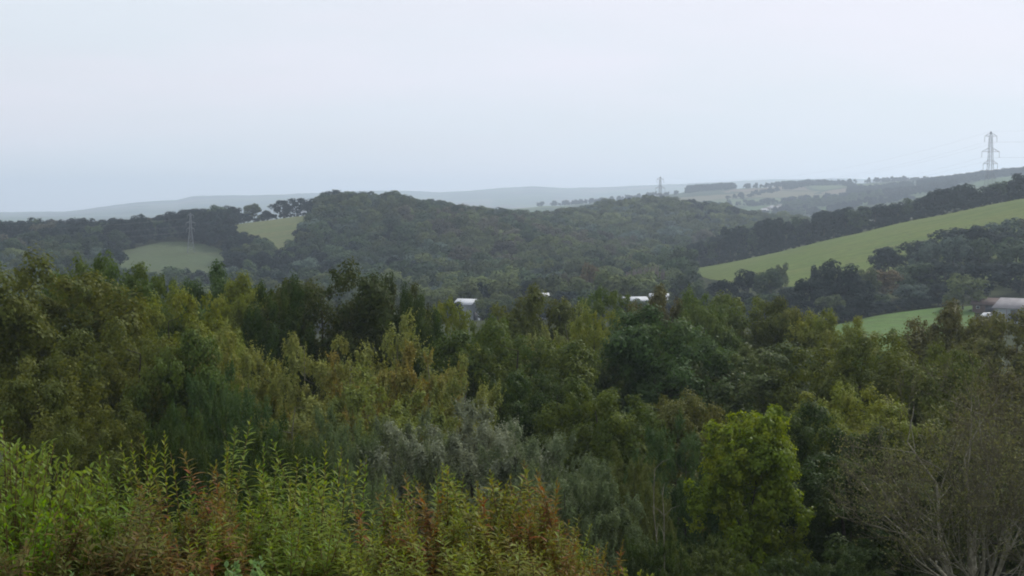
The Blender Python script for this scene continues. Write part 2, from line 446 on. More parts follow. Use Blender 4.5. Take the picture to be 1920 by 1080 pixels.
M_G2 = grass_mat('meadow_lush', (0.068, 0.128, 0.026), (0.082, 0.145, 0.033), (0.08, 0.122, 0.032))
M_G3 = grass_mat('meadow_dull', (0.085, 0.112, 0.04), (0.105, 0.128, 0.05), (0.125, 0.125, 0.052))
M_G4 = grass_mat('meadow_grey', (0.055, 0.082, 0.034), (0.068, 0.095, 0.04), (0.072, 0.088, 0.04))
draped('meadow', [(1284, 720, 793), (1330, 640, 788), (1420, 560, 772), (1600, 520, 745), (1760, 500, 722), (1960, 480, 690), (2200, 480, 650)], M_G1, 0.30,
       'bright green meadow sloping up the hillside under a dark tree belt')
draped('pasture', [(1560, 340, 405), (1640, 330, 422), (1760, 330, 438), (1830, 340, 440)], M_G2, 0.25, 'small lush green pasture below the hedge', 40, 20)
draped('field', [(205, 760, 830), (228, 720, 868), (260, 700, 890), (305, 690, 910), (360, 690, 900), (400, 700, 880), (425, 725, 850), (440, 770, 815)], M_G4, 0.3, 'grey-green field on the hillside with a pylon standing in it', 30, 20)
draped('hill_field', [(428, 905, 960), (458, 850, 1002), (500, 800, 1003), (540, 790, 1003), (566, 820, 1003), (594, 930, 1003)], M_G3, 0.3, 'small pale field on the hill crest below a row of trees', 30, 20)

# ------------------------------------------------------------------ tree meshes
def unit(v): return v / (np.linalg.norm(v, axis=-1, keepdims=True) + 1e-9)

def leaf_quads(C, N, U, L, W, droop=0.0):
    """diamond leaves: centre C, normal N, axis U, length L, width W"""
    S = unit(np.cross(U, N))
    a = C - U * (L / 2)[:, None]
    b = C + S * (W / 2)[:, None] - U * (L * 0.05)[:, None]
    c = C + U * (L / 2)[:, None] - N * (L * droop)[:, None]
    d = C - S * (W / 2)[:, None] - U * (L * 0.05)[:, None]
    V = np.stack([a, b, c, d], 1).reshape(-1, 3)
    q = np.arange(len(C) * 4).reshape(-1, 4)
    return V, q

def crown_profile(kind, t):
    if kind == 'oak': return np.clip(np.sqrt(np.clip(1 - (2 * t - 0.92) ** 2 / 1.18, 0, 1)), 0.05, 1)
    if kind == 'dome': return np.sqrt(np.clip(1 - (t * 0.98) ** 2.4, 0, 1)) * (0.80 + 0.2 * np.minimum(1, t * 4))
    if kind == 'spire': return np.clip((1 - t) ** 0.62 * (0.35 + 1.1 * np.minimum(1, t * 2.2)) * 0.95, 0.03, 1)
    if kind == 'egg': return np.clip(np.sin(math.pi * np.clip(t * 0.86 + 0.12, 0, 1)) ** 0.7, 0.04, 1)
    return np.ones_like(t)

def build_tree(seed, H, R, base, prof, ncl, cr, nleaf, L, W, stretch=1.0, up=0.0, mat=None, bark=None, limb=0.16, jitter=0.6, shoots=0, hang=0.0, sides=6, sub=0, tight=0.12, lobes=8):
    """returns (trunk mesh, crown mesh) for a tree H tall, R crown radius, centred on its foot"""
    r = np.random.default_rng(seed)
    ph = r.uniform(0, 6.28, 6); am = r.uniform(0.05, 0.17, 6)
    def lump(a, t):
        o = 1.0
        for i in range(6): o = o + am[i] * np.sin(a * (i % 4 + 1) + ph[i] + t * 5 * (1 if i % 2 else -1))
        return o
    # clump centres
    if prof == 'fan':                            # several upright plumes leaning apart
        pa = np.arange(lobes) * 2.4 + r.uniform(0, 6.28) + r.normal(0, 0.3, lobes)
        le = R * np.sqrt(r.uniform(0.02, 0.62, lobes)); tp = H * (r.uniform(0.78, 1.03, lobes) - 0.13 * le / R); tp[0] = H; le[0] = 0.12 * R
        pi = r.integers(0, lobes, ncl); t = r.beta(1.15, 1.0, ncl)
        pr = R * 0.46 * np.sin(math.pi * np.clip(t * 0.88 + 0.10, 0, 1)) ** 0.8
        a = r.uniform(0, 6.283, ncl); q = np.sqrt(r.uniform(0.05, 1, ncl))
        C = np.stack([np.cos(pa[pi]) * le[pi] * t ** 0.75 + np.cos(a) * pr * q, np.sin(pa[pi]) * le[pi] * t ** 0.75 + np.sin(a) * pr * q, H * base + (tp[pi] - H * base - cr * 0.8 * stretch) * t], 1)
        crr = cr * r.uniform(0.7, 1.3, ncl) * (1.1 - 0.5 * t)
    else:                                        # uneven rounded boughs piled into a crown
        vz = float(np.clip(0.55 * H * (1 - base) / R, 0.75, 1.25))
        lt = np.clip(np.linspace(0.0, 1.0, lobes) ** 0.62 + r.normal(0, 0.06, lobes), 0, 1); la = np.arange(lobes) * 2.4 + r.uniform(0, 6.28) + r.normal(0, 0.4, lobes)
        lr = R * r.uniform(0.34, 0.56, lobes); lt[-1] = 1.0; ntop = max(2, lobes // 3); lt[-ntop:-1] = r.uniform(0.86, 0.99, ntop - 1); lr[-ntop:] = np.maximum(lr[-ntop:], 0.44 * R)
        lrad = np.maximum(0, R * crown_profile(prof, np.clip(lt * 0.74 + 0.08, 0, 1)) * r.uniform(0.86, 1.12, lobes) - lr * 0.95); lrad[-ntop:] = np.maximum(lrad[-ntop:], 0.34 * R); lrad[-1] = 0.12 * R
        LC = np.stack([np.cos(la) * lrad, np.sin(la) * lrad, H * base + lr * vz * 0.8 + lt * (H * (1 - base) - 1.75 * lr * vz - cr * 0.5)], 1)
        pi = r.choice(lobes, ncl, p=lr ** 2 / np.sum(lr ** 2))
        D0 = unit(r.normal(0, 1, (ncl, 3)) + 0.55 * unit(LC * np.array([1, 1, 0.0]) + 1e-6)[pi] + np.array([0, 0, 0.32]))
        C = LC[pi] + D0 * (lr[pi] * np.where(r.random(ncl) < 0.85, r.uniform(0.70, 0.98, ncl), r.uniform(0, 0.6, ncl)))[:, None] * np.array([1, 1, vz])
        C[:, 2] = np.clip(C[:, 2], H * base * 0.6 + 0.1, H - cr * 0.45)
        crr = cr * r.uniform(0.6, 1.3, ncl)
    # trunk + limbs
    tb = Tubes()
    lean = r.normal(0, 0.03, 2)
    ht = np.linspace(0, 0.86 * H, 9)
    wob = np.cumsum(r.normal(0, 0.012 * H, (9, 2)), axis=0) * (np.arange(9) / 8)[:, None]
    TP = np.stack([lean[0] * ht + wob[:, 0], lean[1] * ht + wob[:, 1], ht], 1)
    r0 = limb * H / 12
    TR = r0 * (1 - 0.9 * (ht / ht[-1]) ** 0.9); TR[0] *= 1.45; TP[0, 2] = -0.6
    tb.add(TP, TR, sides + 2)
    nodes = [(TP[i], TR[i]) for i in range(1, 9)]
    order = np.argsort(np.hypot(C[:, 0], C[:, 1]) + 0.35 * C[:, 2])
    NP = np.array([n_[0] for n_ in nodes]); NR = np.array([n_[1] for n_ in nodes])
    for i in order:
        c = C[i]
        d = np.linalg.norm(NP - c, axis=1) + 3.0 * np.maximum(0, NP[:, 2] - c[2] + 0.15 * np.linalg.norm(NP[:, :2] - c[:2], axis=1))
        j = int(np.argmin(d))
        p, pr = NP[j], NR[j]
        rr_ = min(pr * 0.72, 0.02 + 0.05 * r0 * 4)
        mid = (p + c) / 2 + np.array([0, 0, -0.08 * np.linalg.norm(c - p)]) + r.normal(0, 0.05 * np.linalg.norm(c - p) + 0.01, 3)
        tb.add(np.array([p, mid, c]), np.array([rr_, rr_ * 0.75, rr_ * 0.4]), max(3, sides - 2))
        NP = np.vstack([NP, mid[None], c[None]]); NR = np.append(NR, [rr_ * 0.75, rr_ * 0.4])
    # each bough carries smaller sprays on its outer, upper side
    C0, crr0, ncl0 = C, crr, ncl
    cm = r.random(ncl) ** 1.6
    if sub:
        bi = np.repeat(np.arange(ncl), sub)
        SD = unit(r.normal(0, 1, (ncl * sub, 3)) + np.array([0, 0, 0.45]) + 0.35 * unit(C * np.array([1, 1, 0.2]))[bi])
        BD = SD
        C = C[bi] + SD * (crr[bi] * r.uniform(0.55, 1.0, len(bi)))[:, None]
        crr = crr[bi] * r.uniform(0.30, 0.52, len(bi)); ncl = len(bi); cm = np.clip(cm[bi] + r.normal(0, 0.12, ncl), 0, 1)
    else:
        BD = np.zeros((ncl, 3))
    # leaves
    vol = crr ** 2; cnt = np.maximum(3, (nleaf * vol / vol.sum()).astype(int))
    ci = np.repeat(np.arange(ncl), cnt); n = len(ci)
    D = unit(r.normal(0, 1, (n, 3)) + np.array([0, 0, 0.35]))
    rs = crr[ci] * np.clip(r.normal(0.92, tight, n), 0.1, 1.5)
    Pn = D * rs[:, None]
    out = unit(C * np.array([1, 1, 0.0]) + 1e-6)
    ax = unit(out * (1 - up) * 0.6 + np.array([0, 0, 1.0]))[ci] if stretch != 1 else None
    if stretch != 1:
        along = np.sum(Pn * ax, 1, keepdims=True)
        Pn = Pn + ax * along * (stretch - 1)
        Pn = Pn - (Pn - ax * np.sum(Pn * ax, 1, keepdims=True)) * (0.35 * np.clip(np.abs(along) / crr[ci][:, None], 0, 1))
    Pt = C[ci] + Pn
    Pt[:, 2] = np.maximum(Pt[:, 2], 0.15)
    N = unit(D * 0.9 + BD[ci] * 0.7 + r.normal(0, jitter, (n, 3)) + np.array([0, 0, 0.30]))
    U = r.normal(0, 1, (n, 3)) + np.array([0, 0, up * 1.8 - hang * 1.8]) + D * 0.5
    U = unit(U - N * np.sum(U * N, 1, keepdims=True))
    ls = r.uniform(0.65, 1.35, n)
    V, qd = leaf_quads(Pt, N, U, L * ls, W * ls * r.uniform(0.8, 1.2, n), 0.12)
    bright = np.clip(r.normal(0.45, 0.2, n), 0, 1)
    mixv = np.clip(cm[ci] * 0.85 + r.normal(0, 0.16, n), 0, 1)
    col = np.stack([bright, mixv, np.clip(Pt[:, 2] / H, 0, 1), np.ones(n)], 1)
    Vs, qs, cs = [V], [qd], [col]
    if shoots:                                   # slender leafy shoots standing proud of the outline
        k0 = len(V)
        si = r.integers(0, ncl, shoots)
        dirs = unit(out[si] * 0.35 + np.array([0, 0, 1.0]) + r.normal(0, 0.22, (shoots, 3)))
        st = C[si] + dirs * (crr[si] * 0.7 * max(1, stretch * 0.8))[:, None] + r.normal(0, 0.35, (shoots, 3)) * crr[si][:, None]
        m = 14
        f = np.tile(np.linspace(0, 1, m), shoots); s2 = np.repeat(np.arange(shoots), m)
        ln = r.uniform(0.6, 1.5, shoots)[s2] * cr * 0.95
        PP = st[s2] + dirs[s2] * (f * ln)[:, None] + r.normal(0, L * 0.22, (len(f), 3))
        NN = unit(r.normal(0, 1, (len(f), 3))); UU = unit(dirs[s2] + r.normal(0, 0.45, (len(f), 3)))
        UU = unit(UU - NN * np.sum(UU * NN, 1, keepdims=True))
        l2 = L * (1.05 - 0.5 * f) * r.uniform(0.7, 1.2, len(f))
        V2, q2 = leaf_quads(PP, NN, UU, l2, l2 * W / L, 0.1)
        c2 = np.stack([np.clip(r.normal(0.5, 0.2, len(f)), 0, 1), np.clip(cm[si][s2] + r.normal(0, .15, len(f)), 0, 1), f, np.ones(len(f))], 1)
        Vs.append(V2); qs.append(q2 + k0); cs.append(c2)
    V = np.concatenate(Vs); qd = np.concatenate(qs); col = np.repeat(np.concatenate(cs), 4, axis=0)
    crown = mesh_np('crown', V, [qd], mat, attrs={'leafv': col})
    trunk = tb.mesh('trunk', bark)
    return dict(trunk=trunk, crown=crown, H=H, R=R)

KIND = {}
for s in range(3):
    KIND['oak', s] = build_tree(11 + s, 16, 6.8, 0.05, 'oak', 130, 1.15, 62000, 0.20, 0.15, mat=M_LEAF, bark=M_BARK, limb=0.3, jitter=0.40, sub=6, tight=0.28, lobes=9 + s)
for s in range(3):
    KIND['birch', s] = build_tree(31 + s, 14, 4.4, 0.02, 'fan', 150, 0.62, 62000, 0.165, 0.085, stretch=2.0, up=0.8, mat=M_LEAF, bark=M_BARK_PALE, limb=0.13, jitter=0.5, shoots=420, sub=4, tight=0.32, lobes=7 + s)
for s in range(2):
    KIND['sallow', s] = build_tree(51 + s, 8, 4.6, 0.0, 'dome', 260, 0.42, 60000, 0.135, 0.055, stretch=1.6, up=0.75, mat=M_LEAF, bark=M_BARK, limb=0.16, jitter=0.5, shoots=800, sub=4, tight=0.34, lobes=14)
for s in range(2):
    KIND['ash', s] = build_tree(71 + s, 15, 5.8, 0.04, 'egg', 110, 1.05, 52000, 0.22, 0.14, mat=M_LEAF, bark=M_BARK, limb=0.24, jitter=0.45, hang=0.3, sub=6, tight=0.28, lobes=8 + s)
KIND['maple', 0] = build_tree(91, 9, 2.6, 0.05, 'egg', 170, 0.55, 44000, 0.13, 0.11, mat=M_LEAF_GLOSS, bark=M_BARK, limb=0.13, jitter=0.4, shoots=80, sub=5, tight=0.28, lobes=16)

# distant tree variants (a pixel is half a metre there)
FAR = []
for s in range(5):
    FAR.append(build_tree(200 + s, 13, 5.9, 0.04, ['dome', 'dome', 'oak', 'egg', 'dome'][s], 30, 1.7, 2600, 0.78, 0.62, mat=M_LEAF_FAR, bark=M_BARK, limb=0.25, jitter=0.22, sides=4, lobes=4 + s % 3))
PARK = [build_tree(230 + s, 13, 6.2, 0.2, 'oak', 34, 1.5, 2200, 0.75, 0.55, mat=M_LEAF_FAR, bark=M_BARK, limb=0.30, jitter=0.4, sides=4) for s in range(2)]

def place_tree(name, T, x, y, H, R, label, cat, tint, tint2, group=None, rz=None, z=None, sink=0.0):
    root = empty(name, (x, y, (gz(x, y) if z is None else z) - sink), random.uniform(0, 6.28) if rz is None else rz)
    tag(root, label, cat, group)
    sc = (R / T['R'], R / T['R'], H / T['H'])
    for part in ('trunk', 'crown'):
        o = bpy.data.objects.new(part, T[part]); o.scale = sc; link(o, root)
        if part == 'crown':
            o['tint'] = [float(v) for v in tint]; o['tint2'] = [float(v) for v in tint2]
    return root

# ------------------------------------------------------------------ near trees
OLIVE = ((0.080, 0.085, 0.024), (0.120, 0.108, 0.028))
DARK = ((0.036, 0.055, 0.016), (0.062, 0.072, 0.020))
DKOAK = ((0.040, 0.050, 0.016), (0.070, 0.066, 0.020))
MID = ((0.072, 0.098, 0.026), (0.105, 0.115, 0.032))
YEL = ((0.145, 0.152, 0.034), (0.19, 0.172, 0.04))
BIRCH = ((0.180, 0.182, 0.070), (0.225, 0.195, 0.066))
ORANGE = ((0.175, 0.160, 0.055), (0.250, 0.165, 0.052))
GREY = ((0.165, 0.160, 0.140), (0.215, 0.20, 0.175))
SAGE = ((0.100, 0.120, 0.068), (0.130, 0.145, 0.080))
BLUE = ((0.050, 0.078, 0.032), (0.080, 0.104, 0.046))
BROWN = ((0.095, 0.082, 0.036), (0.130, 0.098, 0.044))
LIME = ((0.092, 0.120, 0.018), (0.150, 0.158, 0.022))
NEAR = [
 # px, top row, Y, width px, kind, colours, label
 (60, 466, 84, 330, 'oak', OLIVE, 'large olive green oak filling the left edge of the wood'),
 (168, 462, 104, 190, 'oak', MID, 'dark-topped green tree rising above the big olive oak at the left'),
 (290, 498, 106, 150, 'ash', MID, 'mid green tree just below the grey-green hillside field'),
 (405, 505, 118, 140, 'ash', BLUE, 'small round blue-green treetop below the field pylon'),
 (345, 530, 96, 170, 'ash', YEL, 'yellow-green feathery tree in front of the round blue-green treetop'),
 (470, 525, 112, 130, 'ash', YEL, 'yellowing tree between the round blue-green top and the dark oak'),
 (522, 522, 100, 105, 'oak', DARK, 'narrow dark green tree standing just left of the tall dark oak'),
 (618, 484, 104, 220, 'oak', DKOAK, 'tall dark oak standing highest above the wood in front of the hill'),
 (728, 502, 108, 120, 'oak', DKOAK, 'dark brownish oak joined to the right of the tallest dark oak'),
 (782, 540, 104, 95, 'oak', DARK, 'dark green tree stepping down to the right of the dark oaks'),
 (828, 552, 112, 100, 'ash', YEL, 'yellow-green topped tree beside the pale shed roof'),
 (250, 590, 76, 230, 'oak', OLIVE, 'dark olive oak low in front of the yellow-green feathery tree'),
 (60, 655, 66, 240, 'oak', OLIVE, 'shaded olive tree low down at the left edge behind the bright shrub'),
 (340, 632, 74, 170, 'ash', MID, 'green tree left of the yellow birches'),
 (408, 585, 82, 150, 'birch', BIRCH, 'olive birch at the left of the birch stand'),
 (490, 592, 78, 140, 'birch', ((0.18, 0.178, 0.06), (0.235, 0.19, 0.055)), 'golden olive birch below the narrow dark tree'),
 (572, 572, 77, 150, 'birch', BIRCH, 'tall olive birch in front of the tallest dark oak'),
 (648, 618, 73, 130, 'birch', ORANGE, 'birch with orange autumn tips in the middle of the stand'),
 (715, 556, 80, 160, 'birch', BIRCH, 'tall green-olive birch in front of the brownish dark oak'),
 (808, 598, 77, 150, 'birch', ORANGE, 'orange tinged birch at the right of the birch stand'),
 (868, 650, 73, 130, 'birch', BIRCH, 'olive birch leaning down the right end of the birch stand'),
 (720, 668, 68, 190, 'birch', ((0.165, 0.175, 0.06), (0.205, 0.2, 0.06)), 'leafy yellow-green birch low in the centre of the stand'),
 (545, 700, 67, 180, 'birch', BIRCH, 'low olive birch at the front of the stand'),
 (425, 705, 65, 170, 'sallow', BLUE, 'dark blue-green sallow shaded below the olive birches'),
 (310, 770, 60, 150, 'sallow', DARK, 'dark green shrub in deep shade behind the tall stems'),
 (190, 760, 60, 170, 'oak', OLIVE, 'dark olive tree low behind the leafy stems at the left'),
 (530, 800, 56, 170, 'sallow', DARK, 'dark sallow bush directly behind the tallest leafy stems'),
 (640, 770, 59, 160, 'sallow', SAGE, 'sage green sallow under the front birch'),
 (770, 790, 57, 190, 'sallow', ((0.110, 0.118, 0.080), (0.15, 0.15, 0.105)), 'grey-green sallow at the left of the grey willow'),
 (890, 768, 58, 330, 'sallow', GREY, 'broad silvery grey willow in the middle of the picture'),
 (1005, 805, 57, 230, 'sallow', ((0.115, 0.128, 0.088), (0.155, 0.16, 0.11)), 'green-tinged sallow at the right shoulder of the grey willow'),
 (1080, 872, 52, 230, 'sallow', ((0.095, 0.11, 0.066), (0.125, 0.135, 0.08)), 'dull green sallow behind the red and orange shrub'),
 (1185, 852, 56, 140, 'sallow', ((0.088, 0.092, 0.036), (0.115, 0.11, 0.044)), 'olive feathery sallow with thin pale trunks right of the grey willow'),
 (655, 880, 38, 130, 'sallow', SAGE, 'small pale sage bush just behind the leafy stems'),
 (960, 598, 96, 230, 'oak', ((0.055, 0.075, 0.02), (0.10, 0.105, 0.026)), 'large dark green oak right of the birch stand'),
 (930, 690, 84, 150, 'ash', DARK, 'dark green tree tucked between the birches and the large oak'),
 (1040, 690, 86, 160, 'oak', DARK, 'dark oak in the hollow below the large green oak'),
 (1125, 716, 80, 200, 'oak', ((0.062, 0.078, 0.018), (0.115, 0.12, 0.024)), 'bushy oak with bright green sunlit shoulder in the centre'),
 (1275, 726, 85, 180, 'oak', ((0.088, 0.085, 0.026), (0.13, 0.11, 0.032)), 'brownish olive oak with flat spreading top behind the bright maple'),
 (1000, 545, 138, 150, 'ash', OLIVE, 'pale olive tree below the white building in the valley'),
 (912, 584, 118, 110, 'oak', MID, 'green tree right of the yellow-green topped tree'),
 (1075, 553, 128, 120, 'birch', BIRCH, 'feathery olive tree between the valley buildings and the blue-green sycamore'),
 (1105, 640, 104, 190, 'ash', ((0.068, 0.080, 0.036), (0.09, 0.10, 0.04)), 'dull grey-green tree left of the blue-green sycamore'),
 (1110, 578, 122, 100, 'oak', YEL, 'yellow-topped tree behind the dull grey-green tree'),
 (1240, 586, 102, 230, 'ash', BLUE, 'large blue-green sycamore in the centre right'),
 (1146, 533, 152, 110, 'ash', MID, 'green tree rising in front of the row of bare poplars'),
 (1240, 544, 150, 120, 'ash', BROWN, 'brownish tree standing below the bare poplars'),
 (1310, 538, 142, 140, 'oak', MID, 'green tree at the left of the far canopy row below the meadow'),
 (1395, 543, 146, 160, 'ash', ((0.09, 0.105, 0.03), (0.125, 0.125, 0.036)), 'wide olive green tree in the canopy row below the meadow'),
 (1475, 566, 142, 120, 'ash', OLIVE, 'olive tree in the canopy row between its neighbours below the big dark tree'),
 (1553, 570, 140, 140, 'oak', YEL, 'yellow-green rounded tree beside the lush pasture'),
 (1420, 634, 102, 230, 'ash', ((0.078, 0.09, 0.042), (0.108, 0.112, 0.05)), 'wide grey-green tree above the bright maple'),
 (1330, 640, 108, 140, 'ash', BLUE, 'blue-green tree beside the large sycamore'),
 (1605, 622, 97, 230, 'oak', ((0.082, 0.09, 0.02), (0.125, 0.12, 0.026)), 'olive oak below the pasture corner'),
 (1695, 606, 132, 150, 'ash', MID, 'green treetop overlapping the lower edge of the pasture'),
 (1790, 574, 128, 170, 'ash', BROWN, 'brownish tree beside the pasture below the white car'),
 (1880, 572, 122, 190, 'ash', ((0.10, 0.092, 0.038), (0.13, 0.112, 0.042)), 'brown-olive tree below the barn at the right edge'),
 (1750, 640, 102, 170, 'oak', ((0.085, 0.095, 0.022), (0.12, 0.12, 0.028)), 'bushy olive tree with dark shaded underside above the bare tree'),
 (1880, 655, 90, 200, 'birch', BROWN, 'feathery brown-olive tree at the right edge above the bare tree'),
 (1610, 716, 77, 200, 'oak', YEL, 'yellow-olive tree left of the bare tree'),
 (1500, 764, 73, 170, 'ash', DARK, 'dark green tree behind the right shoulder of the bright maple'),
 (1285, 800, 68, 180, 'sallow', BLUE, 'dark blue-green sallow left of the bright maple'),
 (1410, 766, 62, 200, 'maple', LIME, 'bright yellow-green maple standing out in the lower right'),
 (1590, 850, 64, 210, 'ash', DARK, 'dark green tree in shade between the maple and the bare tree'),
 (1690, 800, 68, 190, 'oak', DKOAK, 'dark shaded tree behind the left side of the bare tree'),
 (1325, 1015, 54, 160, 'sallow', ((0.06, 0.075, 0.022), (0.085, 0.092, 0.026)), 'low dark green bush at the foot of the bright maple'),
 (1535, 1030, 55, 200, 'sallow', DARK, 'low dark bush in the shadow right of the bright maple'),
 (1890, 850, 72, 220, 'ash', DARK, 'dark tree showing through the bare branches at the right edge'),
 (1235, 1000, 50, 120, 'sallow', DARK, 'low shaded bush beside the two thin pale trunks'),
]
cnt = {}
WIDE = {'oak': 1.55, 'birch': 1.9, 'sallow': 1.5, 'ash': 1.55, 'maple': 1.1}
NAMES = {'oak': 'oak_tree', 'birch': 'birch_tree', 'sallow': 'sallow_bush', 'ash': 'broadleaf_tree', 'maple': 'maple_tree'}
CATS = {'oak': 'tree', 'birch': 'tree', 'sallow': 'bush', 'ash': 'tree', 'maple': 'tree'}
for px, top, Y, w, kd, (t1, t2), lab in NEAR:
    p = at(px, top, Y)
    g = gz(p.x, p.y)
    H = max(3.0, p.z - g); R = w / 2 / F * Y * WIDE[kd]
    nvar = len([1 for kk in KIND if kk[0] == kd]); i = cnt.get(kd, 0); cnt[kd] = i + 1
    place_tree(NAMES[kd], KIND[kd, i % nvar], p.x, p.y, H, R, lab, CATS[kd], t1, t2)
    if not 4 < H < 24: print('TREE HEIGHT', round(H, 1), lab)
# understorey between the named trees: shaded shrubs that close the wood
und = []
r_ = np.random.default_rng(99)
def und_label(px, Y):
    a = ['at the left edge', 'behind the tall stems', 'among the birches', 'around the large dark oak', 'near the blue-green sycamore', 'behind the bright maple', 'near the bare tree'][min(6, max(0, int(px / 275)))]
    return f"{'nearer' if Y < 115 else 'farther'} shaded understorey bush glimpsed between trees {a}"
while len(und) < 46:
    Y = r_.uniform(66, 175); px = r_.uniform(-60, 1980)
    if Y < 84 and (1280 < px < 1530 or px > 1600): continue
    x, y = pxY(px, Y)
    if any((x - a) ** 2 + (y - b) ** 2 < 5.0 ** 2 for a, b in und): continue
    und.append((x, y))
    kd = ['sallow', 'ash', 'oak'][len(und) % 3]
    t = [DARK, MID, OLIVE, BLUE][len(und) % 4]
    nvar = len([1 for kk in KIND if kk[0] == kd])
    Hh = r_.uniform(4.5, 7.5) if Y < 110 else r_.uniform(7, 11)
    place_tree('understorey_bush', KIND[kd, len(und) % nvar], x, y, Hh, r_.uniform(2.4, 3.6), und_label(px, Y), 'bush', *t, group=und_label(px, Y).replace('bush', 'bushes'))

# bare spreading tree at the right
def bare_tree(seed, H, R, stems, depth, mat_b, mat_t):
    r = np.random.default_rng(seed)
    tb, tw = Tubes(), Tubes(); tips = []
    def grow(p, d, ln, rad, lev):
        m = 4
        pts = [p]; dd = d
        for k_ in range(m):
            dd = unit(dd + r.normal(0, 0.10, 3) + np.array([0, 0, 0.07 if lev < 3 else 0.03]))
            pts.append(pts[-1] + dd * ln / m)
        r1 = rad * 0.66
        (tb if lev < 4 else tw).add(np.array(pts), np.linspace(rad, r1, m + 1), 6 if lev < 2 else (4 if lev < 4 else 3))
        if lev >= depth:
            tips.append((pts[-1], dd)); return
        nb = 3 if lev < 3 else r.integers(2, 4)
        for k_ in range(nb):
            f = 1.0 if k_ == 0 else r.uniform(0.35, 0.95)
            idx = min(m, int(f * m + 0.5)); q = pts[idx]
            sp = 0.28 if k_ == 0 else r.uniform(0.45, 0.85)
            nd = unit(dd + r.normal(0, 1, 3) * sp)
            if nd[2] < 0.02: nd[2] = abs(nd[2]) * 0.5 + 0.05
            grow(q, unit(nd), ln * r.uniform(0.62, 0.84), max(0.011, r1 * (0.85 if k_ == 0 else r.uniform(0.5, 0.7))), lev + 1)
    tb.add(np.array([(0, 0, -0.6), (0.03, 0, 0.3), (0, 0.05, 0.9)]), np.array([0.42, 0.33, 0.3]), 9)
    for k_ in range(stems):
        a = 6.283 * k_ / stems + r.normal(0, 0.25); tilt = r.uniform(0.12, 0.95)
        d = np.array([math.cos(a) * math.sin(tilt), math.sin(a) * math.sin(tilt), math.cos(tilt)])
        grow(np.array([0.12 * math.cos(a), 0.12 * math.sin(a), r.uniform(0.35, 0.9)]), d, r.uniform(2.5, 3.4), r.uniform(0.085, 0.14), 0)
    return tb, tw, np.array([t[0] for t in tips]), np.array([t[1] for t in tips])
tb, tw, TP, TD = bare_tree(5, 10, 5, 9, 6, M_TWIG, M_TWIG)
px, top, Y = 1838, 688, 57
p = at(px, top, Y); g = gz(p.x, p.y)
allz = np.concatenate(tw.V)[:, 2]; ext = np.percentile(np.abs(np.concatenate(tw.V)[:, 0]), 98)
sz = (p.z - g) / np.percentile(allz, 99.5); sx = 4.3 / ext
root = empty('bare_tree', (p.x, p.y, g)); tag(root, 'nearly leafless tree with fanned pale branches at the lower right', 'tree')
for nm, me in (('trunk', tb.mesh('trunk', M_BARK_LICHEN)), ('twigs', tw.mesh('twigs', M_TWIG))):
    o = add(nm, me, root); o.scale = (sx, sx, sz)
# sparse browned leaves on the twig ends
rr = np.random.default_rng(8); sel = rr.integers(0, len(TP), 17000)
Cc = TP[sel] + rr.normal(0, 0.22, (len(sel), 3)); Nn = unit(rr.normal(0, 1, Cc.shape)); Uu = unit(np.cross(Nn, rr.normal(0, 1, Cc.shape)))
ll = rr.uniform(0.06, 0.13, len(sel))
V, q = leaf_quads(Cc, Nn, Uu, ll, ll * 0.55, 0.1)
lc = np.repeat(np.stack([rr.random(len(sel)), rr.random(len(sel)), np.zeros(len(sel)), np.ones(len(sel))], 1), 4, axis=0)
o = add('crown', mesh_np('sparse_leaves', V, [q], M_LEAF, attrs={'leafv': lc}), root); o.scale = (sx, sx, sz)
o['tint'] = [0.115, 0.112, 0.055]; o['tint2'] = [0.155, 0.13, 0.065]

# two thin pale trunks right of the willow
for px, top, bot, Y, lab in ((1228, 880, 1080, 51, 'taller of two thin pale leaning trunks beside the olive sallow'), (1243, 930, 1080, 50, 'shorter thin pale trunk right of the taller one')):
    b = pxY(px + 8, Y); tpt = at(px, top, Y); z0 = gz(*b)
    tt_ = Tubes(); n_ = 9; f = np.linspace(0, 1, n_)
    rr = np.random.default_rng(int(px))
    P = np.stack([b[0] * (1 - f) + tpt.x * f + rr.normal(0, .03, n_), np.full(n_, Y) + rr.normal(0, .03, n_), (z0 - 0.3) * (1 - f) + tpt.z * f], 1)
    tt_.add(P - np.array([b[0], Y, z0]), np.linspace(0.034, 0.012, n_), 6)
    for k_ in range(9):
        i_ = rr.integers(4, n_); q0 = P[i_] - np.array([b[0], Y, z0]); a_ = rr.uniform(0, 6.28)
        d_ = np.array([math.cos(a_), math.sin(a_), 0.7]) * rr.uniform(0.25, 0.6)
        tt_.add(np.array([q0, q0 + d_ * 0.5 + [0, 0, .08], q0 + d_]), np.array([0.01, 0.007, 0.004]), 4)
    root = empty('sapling', (b[0], Y, z0)); tag(root, lab, 'sapling'); add('trunk', tt_.mesh('trunk', M_BARK_PALE), root)

